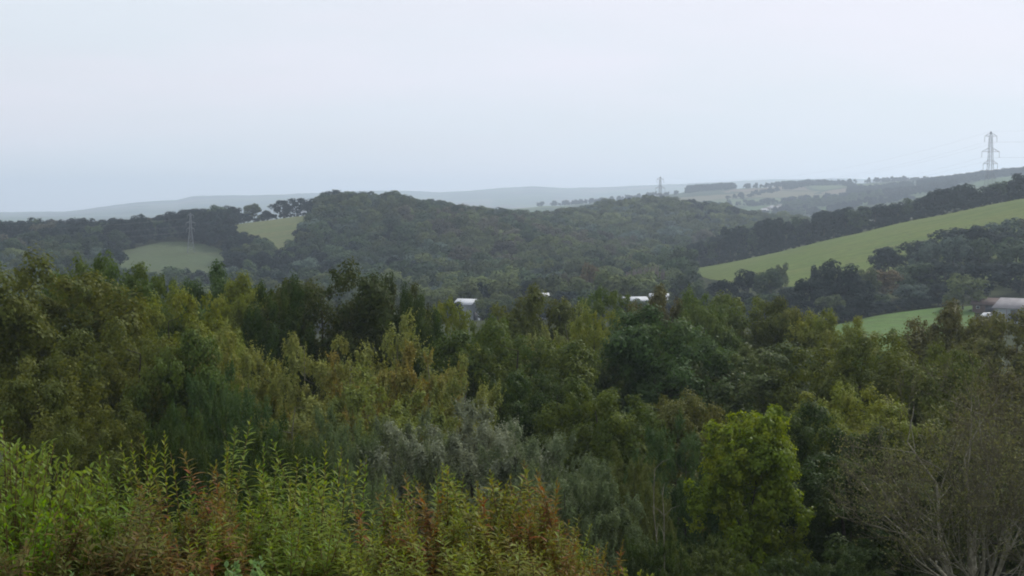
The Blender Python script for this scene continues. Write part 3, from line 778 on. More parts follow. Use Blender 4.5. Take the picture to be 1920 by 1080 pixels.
# ------------------------------------------------------------------ middle-distance trees
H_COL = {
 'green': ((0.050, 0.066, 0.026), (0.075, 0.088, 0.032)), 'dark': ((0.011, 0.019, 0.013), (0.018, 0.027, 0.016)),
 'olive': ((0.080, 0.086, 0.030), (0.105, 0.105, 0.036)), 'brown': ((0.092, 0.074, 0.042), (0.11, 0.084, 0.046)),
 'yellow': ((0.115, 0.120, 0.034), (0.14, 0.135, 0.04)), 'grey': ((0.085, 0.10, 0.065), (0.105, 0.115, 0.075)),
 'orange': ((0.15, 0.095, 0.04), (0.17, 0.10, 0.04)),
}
MIDT = []          # (x, y) of trees already standing
def mid_tree(name, px, top, Y, w, col, label, group=None, T=None, grow=1.1):
    p = at(px, top, Y); g = gz(p.x, p.y)
    H = max(4.5, p.z - g)
    if H > 24: print('TALL', name, px, top, Y, round(H, 1)); H = 24
    R = min(w / 2 / F * Y * grow, 0.8 * H)
    if T is None: T = FAR[random.randrange(5)]
    MIDT.append((p.x, p.y))
    return place_tree(name, T, p.x, p.y, H, R, label, 'tree', *H_COL[col], group=group)

VALLEY = [
 (1577, 487, 430, 105, 'dark', 'biggest dark green tree in the valley, in front of the bright meadow'),
 (1518, 520, 425, 70, 'dark', 'dark tree joined to the left of the biggest dark tree'),
 (1450, 506, 470, 70, 'green', 'round green tree at the lower edge of the meadow, left of the biggest dark tree'),
 (1400, 508, 480, 62, 'dark', 'dark round tree near the left tip of the meadow'),
 (1465, 492, 520, 34, 'olive', 'small olive bush standing against the bright meadow'),
 (1348, 522, 480, 70, 'dark', 'dark tree just below the left tip of the meadow'),
 (1308, 525, 470, 66, 'green', 'green tree below the left tip of the meadow beside the poplars'),
 (1535, 492, 480, 40, 'dark', 'small dark tree behind the left side of the biggest dark tree'),
 (1660, 505, 460, 90, 'orange', 'orange-brown autumn tree right of the biggest dark tree'),
 (1625, 500, 450, 60, 'olive', 'olive tree between the biggest dark tree and the orange-brown one'),
 (1665, 462, 530, 75, 'dark', 'dark tree at the left tip of the upper copse against the meadow'),
 (1720, 446, 535, 85, 'dark', 'dark rounded tree in the upper copse against the meadow'),
 (1795, 421, 540, 120, 'dark', 'tallest dark tree of the upper copse against the meadow'),
 (1855, 428, 540, 80, 'dark', 'dark tree right of the tallest one in the upper copse'),
 (1790, 445, 500, 85, 'grey', 'pale grey-green tree below the tallest dark tree of the copse'),
 (1835, 450, 500, 80, 'green', 'green tree beside the pale grey-green one in the copse'),
 (1745, 455, 505, 60, 'grey', 'small pale green tree in the left half of the copse'),
 (1888, 408, 545, 70, 'grey', 'grey-green tree at the top right of the copse'),
 (1925, 410, 550, 70, 'brown', 'brownish tree at the right edge above the barn'),
 (1905, 445, 490, 90, 'green', 'green tree above the barn'),
 (1710, 490, 470, 90, 'green', 'green tree in the middle of the lower copse'),
 (1770, 485, 470, 110, 'dark', 'dark spreading tree in the middle of the lower copse'),
 (1850, 490, 460, 100, 'dark', 'dark tree between the copse and the barn'),
 (1915, 490, 460, 90, 'dark', 'dark tree directly behind the barn roof'),
 (1715, 532, 442, 100, 'grey', 'spreading grey-green willow above the pasture hedge'),
 (1655, 552, 440, 80, 'green', 'low bluish bush at the left of the willow above the pasture hedge'),
 (1806, 513, 432, 78, 'yellow', 'yellow-green round tree beside the barn yard'),
 (1760, 530, 446, 60, 'dark', 'dark bush between the willow and the yellow-green round tree'),
 (1600, 545, 428, 70, 'dark', 'dark bush at the foot of the biggest dark tree, right side'),
 (1485, 545, 420, 70, 'dark', 'dark low tree at the left foot of the biggest dark tree'),
 (1430, 548, 420, 70, 'green', 'green low tree above the near canopy row'),
 (1375, 548, 420, 70, 'dark', 'dark low tree above the near canopy row at its left'),
 # valley floor, centre
 (1105, 497, 520, 48, 'orange', 'orange-brown autumn tree on the valley floor left of the bare poplars'),
 (1075, 510, 515, 60, 'brown', 'reddish brown tree beside the orange-brown one on the valley floor'),
 (1010, 522, 490, 70, 'dark', 'dark tree behind the white valley building'),
 (975, 530, 490, 50, 'dark', 'dark tree left of the white valley building'),
 (905, 530, 490, 56, 'dark', 'dark round tree right of the pale shed'),
 (935, 533, 500, 50, 'green', 'green tree between the pale shed and the white building'),
 (1045, 520, 500, 55, 'yellow', 'yellow-green tree right of the white valley building'),
 (850, 520, 540, 55, 'yellow', 'yellowish tree above the pale shed'),
 (1150, 515, 500, 60, 'dark', 'dark tree at the left end of the bare poplars'),
 (1265, 520, 500, 55, 'dark', 'dark tree at the right end of the bare poplars'),
 (900, 560, 460, 70, 'green', 'low green tree right beside the pale shed wall'),
 (1110, 545, 460, 80, 'green', 'low green tree on the valley floor before the orange-brown tree'),
 (1060, 545, 465, 60, 'dark', 'low dark tree right of the white valley building'),
 (1176, 566, 444, 60, 'green', 'low green tree in front of the long white shed'),
 (1215, 566, 446, 60, 'olive', 'low olive tree hiding the right end of the long white shed'),
 (1008, 563, 442, 60, 'green', 'low green tree in front of the bright white building'),
 (950, 552, 465, 60, 'olive', 'low olive tree in front of the white valley building'),
]
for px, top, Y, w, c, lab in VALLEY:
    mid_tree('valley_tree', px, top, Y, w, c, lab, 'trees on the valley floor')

rb = random.Random(12)
for i in range(44):
    px, Y = 1285 + 8.4 * i + rb.uniform(-6, 6), rb.uniform(400, 425) if i % 2 else rb.uniform(430, 465)
    x, y = pxY(px, Y)
    if in_field(x, y, 2): continue
    MIDT.append((x, y))
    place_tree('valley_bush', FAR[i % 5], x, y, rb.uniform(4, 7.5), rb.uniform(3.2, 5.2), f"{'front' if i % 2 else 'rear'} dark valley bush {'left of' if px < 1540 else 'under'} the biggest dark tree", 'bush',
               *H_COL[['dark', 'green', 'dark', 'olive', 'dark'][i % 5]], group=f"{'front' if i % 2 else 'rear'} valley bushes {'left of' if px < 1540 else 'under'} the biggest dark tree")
for i in range(58):                                      # low trees before the valley buildings
    px, Y = 838 + 7.4 * i + rb.uniform(-4, 4), rb.uniform(422, 440)
    if 854 < px < 896: continue                          # the pale shed roof shows here
    x, y = pxY(px, Y); MIDT.append((x, y))
    Hb = at(px, rb.uniform(558, 572), Y).z - gz(x, y)
    wh = ['by the pale shed', 'by the bright white building', 'below the orange-brown tree', 'by the long white shed'][min(3, int((px - 838) / 107))]
    place_tree('valley_bush', FAR[(i * 3) % 5], x, y, max(3.2, Hb), rb.uniform(2.8, 4.2), f'low green valley bush {wh}', 'bush', *H_COL[['green', 'olive', 'dark', 'green', 'yellow'][i % 5]], group=f'low valley bushes {wh}')
# belt of trees along the top of the bright meadow
BELT_TOP = np.array([(1260, 455), (1310, 452), (1345, 440), (1370, 425), (1400, 428), (1450, 412), (1520, 400), (1580, 395), (1600, 385), (1660, 385), (1720, 368),
                     (1780, 352), (1805, 338), (1840, 348), (1880, 343), (1905, 330), (1930, 322)], float)
def belt_label(px, many=False):
    w = ['at the left tip of the bright meadow', 'over the left half of the bright meadow', 'over the middle of the bright meadow', 'left of the tall pylon above the bright meadow', 'below and right of the tall pylon'][min(4, int((px - 1260) / 137))]
    return f"dark {'trees' if many else 'tree'} in the meadow-top belt {w}"
px = 1262.0
while px < 1945:
    Y = np.interp(px, [1260, 1300, 1330, 1420, 1600, 1760, 1960], [800, 802, 800, 784, 757, 734, 702]) + random.uniform(0, 6)
    top = np.interp(px, BELT_TOP[:, 0], BELT_TOP[:, 1]) + random.uniform(-4, 9)
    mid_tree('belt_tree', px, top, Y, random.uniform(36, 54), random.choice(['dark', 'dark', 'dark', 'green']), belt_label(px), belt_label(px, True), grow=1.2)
    if random.random() < 0.85:
        mid_tree('belt_tree', px + random.uniform(-10, 10), top + random.uniform(0, 14), Y + random.uniform(14, 34), random.uniform(36, 50), random.choice(['dark', 'green', 'olive']), 'rear ' + belt_label(px), 'rear ' + belt_label(px, True), grow=1.2)
    px += random.uniform(17, 27)
# hedge foot along the top of the meadow: low bushes
px = 1290.0
while px < 1950:
    Y = np.interp(px, [1260, 1300, 1330, 1420, 1600, 1760, 1960], [795, 793, 791, 776, 749, 726, 694])
    x, y = pxY(px, Y)
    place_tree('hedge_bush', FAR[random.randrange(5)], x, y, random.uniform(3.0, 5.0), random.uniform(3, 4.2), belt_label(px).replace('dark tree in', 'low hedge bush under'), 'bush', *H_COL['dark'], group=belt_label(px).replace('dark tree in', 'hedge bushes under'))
    px += random.uniform(16, 22)
# hedge above the pasture
px = 1592.0
while px < 1790:
    Y = np.interp(px, [1560, 1640, 1760, 1880], [412, 428, 443, 446]); x, y = pxY(px, Y)
    place_tree('hedge_bush', FAR[random.randrange(5)], x, y, random.uniform(2.6, 3.8), random.uniform(1.9, 2.8), 'low dark hedge bush along the top of the lush pasture, ' + ('left part' if px < 1690 else 'right part'), 'bush', *H_COL['dark'], group='hedge bushes above the pasture, ' + ('left part' if px < 1690 else 'right part'))
    px += random.uniform(11, 16)

# crest trees on the left hill
CREST = [(395, 389, 1010, 40, 'green', 'rounded dark tree at the left end of the crest row'), (378, 398, 1005, 30, 'dark', 'low dark tree left of the rounded crest tree'),
 (430, 393, 1012, 34, 'dark', 'small dark tree on the crest left of the yellowish one'), (478, 383, 1015, 36, 'olive', 'yellowish round tree on the crest above the hill field'),
 (452, 398, 1012, 26, 'dark', 'low crest tree beside the yellowish round tree'), (500, 394, 1015, 26, 'dark', 'low dark tree between the yellowish tree and the flat-topped trees'),
 (532, 375, 1012, 40, 'dark', 'left one of the flat-topped crest trees with bare trunks'), (556, 371, 1014, 46, 'dark', 'middle one of the flat-topped crest trees with bare trunks'),
 (580, 377, 1014, 34, 'dark', 'right one of the flat-topped crest trees with bare trunks'), (602, 368, 1000, 44, 'dark', 'tall dark tree where the crest row meets the wood')]
for px, top, Y, w, c, lab in CREST:
    mid_tree('crest_tree', px, top, Y, w, c, lab, 'trees on the left hill crest', T=PARK[int(px) % 2] if 525 < px < 590 else FAR[int(px) % 5], grow=1.25)

for i, px in enumerate(np.arange(362, 596, 11.0)):
    x, y = pxY(px + random.uniform(-3, 3), 1009 + random.uniform(-2, 5))
    place_tree('hedge_bush', FAR[i % 5], x, y, random.uniform(2.6, 4.6) * (1.4 if px < 430 else 1.0), random.uniform(2.2, 3.2), 'low dark hedge bush under the crest trees of the left hill', 'bush', *H_COL['dark'], group='hedge bushes on the left hill crest')
# wood covering the central hill, and the other woods: candidate points, nearest 300 become trees of their own
def wood_ok(x, y):
    px = x / y * F + 960
    if in_field(x, y, 1.5 + 3 * math.sin(x * 0.13) * math.sin(y * 0.11 + 1)): return False
    if y > 560 and px > 1285 and y < 1000: return False
    return True
cand = []
cell = {}
def try_add(x, y, d):
    k_ = (int(x // 12), int(y // 12))
    for a in (-1, 0, 1):
        for b in (-1, 0, 1):
            for (u, v) in cell.get((k_[0] + a, k_[1] + b), ()):
                if (u - x) ** 2 + (v - y) ** 2 < d * d: return False
    cell.setdefault(k_, []).append((x, y)); return True
for (x, y) in MIDT: cell.setdefault((int(x // 12), int(y // 12)), []).append((x, y))
rw = np.random.default_rng(21)
for _ in range(60000):
    Y = rw.uniform(470, 1420); px = rw.uniform(-60, 1300 if Y < 1000 else 1500)
    x, y = pxY(px, Y)
    if not wood_ok(x, y): continue
    if Y < 560 and not (690 < px < 1300): continue
    if Y > 1000 and 430 < px < 620: continue                    # open sky behind the crest row
    if 360 < px < 440 and Y > 1020: continue
    if Y > 1250 and px < 1000: continue
    if try_add(x, y, rw.uniform(8.5, 14.5)): cand.append((x, y, px, Y))
cand.sort(key=lambda c: c[3])
def wood_style(x, y, px):
    n1 = math.sin(x * 0.021 + 1.3) + math.sin(y * 0.017 + x * 0.012) + rw.normal(0, 0.8)
    brownish = math.exp(-(((px - 1010) / 190) ** 2) - ((y - 900) / 150) ** 2) + 0.75 * math.exp(-(((px - 1290) / 80) ** 2) - ((y - 1220) / 160) ** 2)
    u = rw.random()
    if px > 1060 and y > 1040 and u < 0.75: return 'olive' if u < 0.5 else 'yellow'
    if u < 0.5 * brownish: return 'brown'
    if px < 520 and y > 800: return 'dark' if u < 0.75 else ('brown' if u < 0.82 else 'green')
    if y < 640 and u < 0.22: return 'yellow'
    if n1 > 0.7: return 'olive' if u < 0.75 else 'yellow'
    if n1 < -1.7: return 'dark'
    return 'green' if u < 0.8 else ('grey' if u < 0.9 else 'olive')
words = {'green': 'hazy green', 'dark': 'hazy dark', 'olive': 'hazy olive', 'brown': 'russet brown', 'yellow': 'yellow-green', 'grey': 'pale grey-green', 'orange': 'orange'}
STUFF = []
# 300 spread over everything that shows, nearest first
for n_i, (x, y, px, Y) in enumerate(cand):
    c = wood_style(x, y, px)
    R = rw.uniform(4.8, 9.4); H = R * 0.9 + rw.uniform(5.0, 9.0)
    if px < 450 and Y > 980: H = rw.uniform(8, 12)
    t1, t2 = H_COL[c]
    j = rw.uniform(0.6, 1.4)
    t1 = tuple(v * j for v in t1); t2 = tuple(v * j for v in t2)
    if n_i < 295:
        if px > 640: where = ('low ' if Y < 600 else 'halfway up ') + ['on the central hill, left part', 'on the central hill, middle part', 'on the central hill, right part'][min(2, int((px - 640) / 215))]
        else: where = ['in the valley wood at the left edge', 'in the valley wood below the pylon field', 'in the valley wood left of the tall dark oak'][min(2, max(0, int(px / 215)))]
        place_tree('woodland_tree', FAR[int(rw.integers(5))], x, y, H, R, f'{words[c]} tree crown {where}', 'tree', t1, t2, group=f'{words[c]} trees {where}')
    else:
        STUFF.append((x, y, gz(x, y), H / 13, R / 5.6, rw.uniform(0, 6.28), int(rw.integers(5)), t1, t2))
print('wood candidates', len(cand))

# far hedges and copses 1.8-3.4 km out on the right-hand hills and behind
def far_trees(n, cond, Hr, Rr, col):
    k_ = 0
    while k_ < n:
        px, Y = rw.uniform(980, 1980), rw.uniform(1750, 3600)
        if not cond(px, Y): continue
        x, y = pxY(px, Y); j = rw.uniform(.8, 1.2); t1, t2 = H_COL[col]
        STUFF.append((x, y, gz(x, y), rw.uniform(*Hr) / 13, rw.uniform(*Rr) / 5.6, rw.uniform(0, 6.28), int(rw.integers(5)), tuple(v * j for v in t1), tuple(v * j for v in t2))); k_ += 1
def hedge(px0, Y0, px1, Y1, n, wide=6.0, col='dark', Hr=(6, 12)):
    for i in range(n):
        f = rw.random(); Y = Y0 + (Y1 - Y0) * f; px = px0 + (px1 - px0) * f
        x, y = pxY(px, Y); x += rw.normal(0, wide); y += rw.normal(0, wide * 2); j = rw.uniform(.8, 1.2); t1, t2 = H_COL[col]
        STUFF.append((x, y, gz(x, y), rw.uniform(*Hr) / 13, rw.uniform(3.5, 6) / 5.6, rw.uniform(0, 6.28), int(rw.integers(5)), tuple(v * j for v in t1), tuple(v * j for v in t2)))
def patch(px, Y, wpx, dY, n, col='dark'):
    for i in range(n):
        Yy = Y + rw.uniform(-1, 1) * dY; pp = px + rw.uniform(-1, 1) * wpx
        x, y = pxY(pp, Yy); j = rw.uniform(.8, 1.2); t1, t2 = H_COL[col]
        STUFF.append((x, y, gz(x, y), rw.uniform(9, 14) / 13, rw.uniform(4.5, 6.5) / 5.6, rw.uniform(0, 6.28), int(rw.integers(5)), tuple(v * j for v in t1), tuple(v * j for v in t2)))
patch(1330, 3120, 42, 70, 170)                      # wooded knoll right of the far pylon
patch(1500, 3180, 45, 80, 150)                      # copse under the skyline
patch(1840, 2550, 120, 110, 520)                    # wooded hill below the right pylon
patch(1700, 2300, 90, 60, 130)
patch(1560, 2250, 90, 60, 130, 'green')
patch(1430, 1950, 70, 60, 130, 'green')
patch(1650, 2700, 60, 50, 80)
hedge(1240, 3050, 1700, 3250, 90); hedge(1380, 2700, 1560, 3100, 60); hedge(1300, 2500, 1620, 2500, 80); hedge(1480, 2050, 1700, 2120, 70)
hedge(1560, 3200, 1640, 2500, 60); hedge(1640, 3180, 1900, 3150, 90); hedge(1000, 3150, 1240, 3150, 60); hedge(1010, 2700, 1260, 2800, 60); hedge(1080, 3200, 1200, 2600, 40)
hedge(1360, 2050, 1500, 2150, 60); hedge(1600, 1900, 1780, 1980, 60, 6, 'olive')
# woods on the left behind the crest
for i in range(200):
    Yy = rw.uniform(1180, 1330); pp = rw.uniform(-60, 260); x, y = pxY(pp, Yy); t1, t2 = H_COL['dark']
    STUFF.append((x, y, gz(x, y), rw.uniform(8, 11) / 13, rw.uniform(4.5, 6.0) / 5.6, rw.uniform(0, 6.28), int(rw.integers(5)), t1, t2))

def far_wood_object(items):
    me = bpy.data.meshes.new('distant_woodland')
    me.vertices.add(len(items))
    me.vertices.foreach_set('co', np.array([(i[0], i[1], i[2]) for i in items], dtype=np.float32).ravel())
    def fa(nm, typ, vals, key):
        a = me.attributes.new(nm, typ, 'POINT'); a.data.foreach_set(key, np.asarray(vals).ravel())
    fa('sc', 'FLOAT_VECTOR', np.array([(i[4], i[4], i[3]) for i in items], dtype=np.float32), 'vector')
    fa('rot', 'FLOAT_VECTOR', np.array([(0, 0, i[5]) for i in items], dtype=np.float32), 'vector')
    fa('pick', 'INT', np.array([i[6] for i in items], dtype=np.int32), 'value')
    fa('tint', 'FLOAT_COLOR', np.array([(*i[7], 1) for i in items], dtype=np.float32), 'color')
    fa('tint2', 'FLOAT_COLOR', np.array([(*i[8], 1) for i in items], dtype=np.float32), 'color')
    me.update()
    o = add('distant_woodland', me)
    ng = bpy.data.node_groups.new('woodland_scatter', 'GeometryNodeTree')
    ng.interface.new_socket('Geometry', in_out='INPUT', socket_type='NodeSocketGeometry')
    ng.interface.new_socket('Geometry', in_out='OUTPUT', socket_type='NodeSocketGeometry')
    n, l = ng.nodes, ng.links
    gi, go = n.new('NodeGroupInput'), n.new('NodeGroupOutput')
    jn = n.new('GeometryNodeJoinGeometry')
    picks = []
    for t in FAR:
        src = next(ob for ob in bpy.data.objects if ob.data is t['crown'])
        picks.append(src)
    for src in reversed(picks):
        oi = n.new('GeometryNodeObjectInfo'); oi.transform_space = 'ORIGINAL'; oi.inputs['Object'].default_value = src; oi.inputs['As Instance'].default_value = False
        g2 = n.new('GeometryNodeGeometryToInstance')
        l.new(oi.outputs['Geometry'], g2.inputs[0]); l.new(g2.outputs[0], jn.inputs[0])
    iop = n.new('GeometryNodeInstanceOnPoints'); iop.inputs['Pick Instance'].default_value = True
    def named(nm, typ):
        x = n.new('GeometryNodeInputNamedAttribute'); x.data_type = typ; x.inputs['Name'].default_value = nm; return x.outputs['Attribute']
    l.new(gi.outputs[0], iop.inputs['Points']); l.new(jn.outputs[0], iop.inputs['Instance'])
    l.new(named('pick', 'INT'), iop.inputs['Instance Index'])
    e2r = n.new('FunctionNodeEulerToRotation'); l.new(named('rot', 'FLOAT_VECTOR'), e2r.inputs[0]); l.new(e2r.outputs[0], iop.inputs['Rotation'])
    l.new(named('sc', 'FLOAT_VECTOR'), iop.inputs['Scale'])
    l.new(iop.outputs[0], go.inputs[0])
    md = o.modifiers.new('woodland_scatter', 'NODES'); md.node_group = ng
    tag(o, 'hazy mixed woodland covering the far slopes and hedgerows', 'woodland', None, 'stuff')
    return o
far_wood_object(STUFF)
print('distant woodland trees', len(STUFF))

# bare columnar poplars on the valley floor
def poplar(seed):
    r = np.random.default_rng(seed); tb, tw = Tubes(), Tubes()
    H = 10.0
    tb.add(np.array([(0, 0, -0.4), (0.05, 0, 3), (0, 0.06, 6.5), (0.02, 0, H)]), np.array([0.22, 0.16, 0.09, 0.02]), 6)
    for k_ in range(240):
        z = r.uniform(0.8, 8.6); a = r.uniform(0, 6.28); ln = r.uniform(1.2, 2.6) * (1 - 0.55 * z / H)
        d = np.array([math.cos(a) * 0.36, math.sin(a) * 0.36, 1.0])
        p0 = np.array([0, 0, z]); p1 = p0 + np.array([math.cos(a), math.sin(a), 0.6]) * 0.35; p2 = p1 + d * ln
        tw.add(np.array([p0, p1, p2]), np.array([0.09, 0.08, 0.04]), 3)
    return tb.mesh('trunk', M_POPLAR), tw.mesh('twigs', M_POPLAR)
POP = [poplar(3), poplar(4)]
for i, (px, top) in enumerate(((1178, 507), (1190, 502), (1200, 500), (1211, 497), (1222, 499), (1231, 496), (1243, 503))):
    Y = 505 + i * 1.5; p = at(px, top, Y); g = gz(p.x, p.y); H = p.z - g
    root = empty('bare_poplar', (p.x, p.y, g), i * 1.1)
    tag(root, ['leftmost', 'second from left', 'third from left', 'middle', 'third from right', 'second from right', 'rightmost'][i] + ' grey leafless poplar in the row on the valley floor', 'tree', 'row of bare poplars')
    for nm, me in zip(('trunk', 'twigs'), POP[i % 2]):
        o = add(nm, me, root); o.scale = (0.95, 0.95, H / 10)

# ------------------------------------------------------------------ pylons and wires
def pylon(H, label, x, y, rz, group='pylons across the valley'):
    z = gz(x, y); root = empty('electricity_pylon', (x, y, z), rz); tag(root, label, 'pylon', group)
    S = H / 50.0; th = 0.12
    def half(zz):                                   # half width of the body at height
        return S * np.interp(zz / S, [0, 28, 30.3, 47, 50], [4.4, 1.45, 1.3, 0.75, 0.1])
    lv = np.array([0, 7, 13, 18.2, 22.5, 26.2, 29.4, 32.4, 35.2, 38, 40.8, 43.6, 46.4, 50]) * S
    corners = [(-1, -1), (1, -1), (1, 1), (-1, 1)]
    for cx, cy in corners:
        t = Tubes(); t.add(np.array([(cx * half(q), cy * half(q), q) for q in lv]), np.full(len(lv), th), 4); add('leg', t.mesh('leg', M_STEEL, False), root)
    t = Tubes()
    for i in range(len(lv) - 1):
        for k_ in range(4):
            a, b = corners[k_], corners[(k_ + 1) % 4]; h0, h1 = half(lv[i]), half(lv[i + 1])
            A0 = (a[0] * h0, a[1] * h0, lv[i]); B1 = (b[0] * h1, b[1] * h1, lv[i + 1]); B0 = (b[0] * h0, b[1] * h0, lv[i]); A1 = (a[0] * h1, a[1] * h1, lv[i + 1])
            t.add(np.array([A0, B1]), np.full(2, 0.05), 3); t.add(np.array([B0, A1]), np.full(2, 0.05), 3)
            if i: t.add(np.array([A0, B0]), np.full(2, 0.05), 3)
    add('lattice_bracing', t.mesh('lattice_bracing', M_STEEL, False), root)
    ends = []
    for zz, w in ((47.0, 3.9), (37.6, 5.6), (30.2, 4.6)):
        zz *= S; w *= S
        for s in (-1, 1):
            t = Tubes(); h = half(zz)
            tip = np.array([s * w, 0, zz])
            for cy in (-1, 1):
                t.add(np.array([(s * h, cy * h, zz), tip]), np.full(2, 0.10), 4)
                t.add(np.array([(s * half(zz + 2.2 * S), cy * half(zz + 2.2 * S), zz + 2.2 * S), tip]), np.full(2, 0.08), 4)
            for f in (0.25, 0.5, 0.75):
                u = np.array([s * h, 0, zz]) * (1 - f) + tip * f; vv = np.array([s * h, 0, zz + 2.2 * S]) * (1 - f) + tip * f
                t.add(np.array([u + [0, h * (1 - f), 0], vv + [0, h * (1 - f), 0]]), np.full(2, 0.06), 3)
                t.add(np.array([u + [0, h * (1 - f), 0], u - [0, h * (1 - f), 0]]), np.full(2, 0.06), 3)
            arm = add('cross_arm', t.mesh('cross_arm', M_STEEL, False), root)
            t = Tubes(); zs = np.linspace(0, -3.6 * S, 13)
            t.add(np.stack([np.full(13, s * w), np.zeros(13), zz + zs], 1), np.where(np.arange(13) % 2, 0.14, 0.07), 6)
            add('insulator', t.mesh('insulator', M_INSUL), arm)
            c_, s_ = math.cos(rz), math.sin(rz)
            ends.append(Vector((x + c_ * s * w, y + s_ * s * w, z + zz - 3.6 * S)))
    ends.append(Vector((x, y, z + 50 * S)))
    return ends
def pyl(px, top, Y, label, rz):
    p = at(px, top, Y); return pylon(p.z - gz(p.x, p.y), label, p.x, p.y, rz)
e1 = pyl(1858, 246, 1000, 'tallest lattice electricity pylon standing against the sky at the right', 0.12)
e2 = pyl(1238, 331, 1500, 'lattice electricity pylon behind the wooded hill top near the middle', 0.35)
e3 = pyl(357, 399, 855, 'pale lattice electricity pylon standing in the grey-green field at the left', 0.25)
M_WIRE = noise_mat('aluminium_wire', (0.2, 0.2, 0.21), (0.28, 0.28, 0.29), 0.1, rough=0.6)
def wire(a, b, sag, name_lab, gr):
    n_ = 40; f = np.linspace(0, 1, n_)
    P = np.array([a.lerp(b, t) for t in f]); P[:, 2] -= 4 * sag * f * (1 - f)
    t = Tubes(); t.add(P - P[0], np.full(n_, 0.018), 4)
    o = add('power_line', t.mesh('power_line', M_WIRE), None, P[0]); tag(o, name_lab, 'cable', gr)
for i in range(7):
    wire(e1[i], e2[i], 14, 'thin power cable strung between the right pylon and the hill-top pylon', 'power cables across the valley')
off = Vector((420, -60, 30))
for i in range(7):
    wire(e1[i], e1[i] + off, 8, 'thin power cable leading off to the right from the tall pylon', 'power cables leaving to the right')
    wire(e3[i], e3[i] + Vector((-330, 60, -4)), 7, 'thin power cable leading off to the left from the field pylon', 'power cables leaving to the left')

# ------------------------------------------------------------------ buildings
M_ROOF_GREY = noise_mat('roof_grey', (0.18, 0.172, 0.178), (0.26, 0.25, 0.255), 0.5, rough=0.9, c3=(0.22, 0.21, 0.215))
M_ROOF_PALE = noise_mat('roof_pale', (0.34, 0.36, 0.38), (0.48, 0.50, 0.52), 0.9, rough=0.6)
M_ROOF_GREY2 = noise_mat('roof_light_grey', (0.34, 0.34, 0.36), (0.44, 0.44, 0.46), 0.5)
M_ROOF_RED = noise_mat('roof_red', (0.065, 0.048, 0.042), (0.10, 0.066, 0.055), 0.8, rough=0.85)
M_WALL_WHITE = noise_mat('wall_white', (0.42, 0.43, 0.44), (0.66, 0.66, 0.66), 0.9)
M_WALL_CREAM = noise_mat('wall_cream', (0.38, 0.36, 0.33), (0.5, 0.47, 0.44), 0.6)
M_WALL_BLUE = noise_mat('wall_blue_grey', (0.26, 0.30, 0.33), (0.36, 0.40, 0.43), 0.5)
M_WALL_BRICK = noise_mat('wall_brick', (0.10, 0.075, 0.062), (0.15, 0.11, 0.09), 0.9)
M_DOOR = noise_mat('door_dark', (0.05, 0.055, 0.06), (0.09, 0.09, 0.10), 2.0, rough=0.5)
M_GLASS, n_, l_, o_ = new_mat('window_glass')
pb = n_.new('ShaderNodeBsdfPrincipled'); pb.inputs['Base Color'].default_value = (0.05, 0.06, 0.07, 1); pb.inputs['Roughness'].default_value = 0.12
l_.new(pb.outputs['BSDF'], o_.inputs['Surface'])
def shed(name, label, cat, x, y, rz, L, W, He, Hr, mw, mr, doors=(), windows=(), panels=0, group=None, z=None):
    """gabled building, ridge along local x; doors/windows: (side, centre, width, z0, z1), side 'f' (-y), 'l' (-x), 'r' (+x)"""
    z = gz(x, y) if z is None else z
    root = empty(name, (x, y, z), rz); tag(root, label, cat, group)
    a, b = L / 2, W / 2
    V = [(-a, -b, -0.8), (a, -b, -0.8), (a, b, -0.8), (-a, b, -0.8), (-a, -b, He), (a, -b, He), (a, b, He), (-a, b, He), (-a, 0, Hr), (a, 0, Hr)]
    add('wall', mesh_np('wall', V, [np.array([[0, 1, 5, 4], [2, 3, 7, 6]]), np.array([[1, 2, 6, 9, 5], [3, 0, 4, 8, 7]])], mw), root)
    ov = 0.45; sl = (Hr - He) / b; t = 0.16
    for s in (-1, 1):
        ye = s * (b + ov); ze = He - sl * ov
        V = [(-a - ov, 0, Hr + 0.02), (a + ov, 0, Hr + 0.02), (a + ov, ye, ze + 0.02), (-a - ov, ye, ze + 0.02), (-a - ov, 0, Hr + t), (a + ov, 0, Hr + t), (a + ov, ye, ze + t), (-a - ov, ye, ze + t)]
        add('roof', mesh_np('roof', V, [BOXF], mr), root)
    def onwall(side, c, w, z0, z1, m, nm, d):
        if side == 'f': me = box_mesh(nm, c - w / 2, c + w / 2, -b - d, -b + 0.01, z0, z1, m)
        elif side == 'l': me = box_mesh(nm, -a - d, -a + 0.01, c - w / 2, c + w / 2, z0, z1, m)
        else: me = box_mesh(nm, a - 0.01, a + d, c - w / 2, c + w / 2, z0, z1, m)
        return add(nm, me, root)
    for d in doors: onwall(*d, M_DOOR, 'door', 0.06)
    for d in windows:
        w_ = onwall(*d, M_WALL_WHITE, 'window', 0.05)
        s_, c, ww, z0, z1 = d
        if s_ == 'f': me = box_mesh('pane', c - ww / 2 + .1, c + ww / 2 - .1, -b - 0.07, -b - 0.03, z0 + .1, z1 - .1, M_GLASS)
        elif s_ == 'l': me = box_mesh('pane', -a - .07, -a - .03, c - ww / 2 + .1, c + ww / 2 - .1, z0 + .1, z1 - .1, M_GLASS)
        else: me = box_mesh('pane', a + .03, a + .07, c - ww / 2 + .1, c + ww / 2 - .1, z0 + .1, z1 - .1, M_GLASS)
        add('pane', me, w_)
    if panels:
        n_p = panels
        for i in range(n_p + 1):
            xx = -a + 0.15 + (L - 0.3) * i / n_p
            add('wall_post', box_mesh('wall_post', xx - .12, xx + .12, -b - .14, -b - .002, -0.8, He - 0.1, mr), root)
    return root
bx, by = pxY(1938, 404)
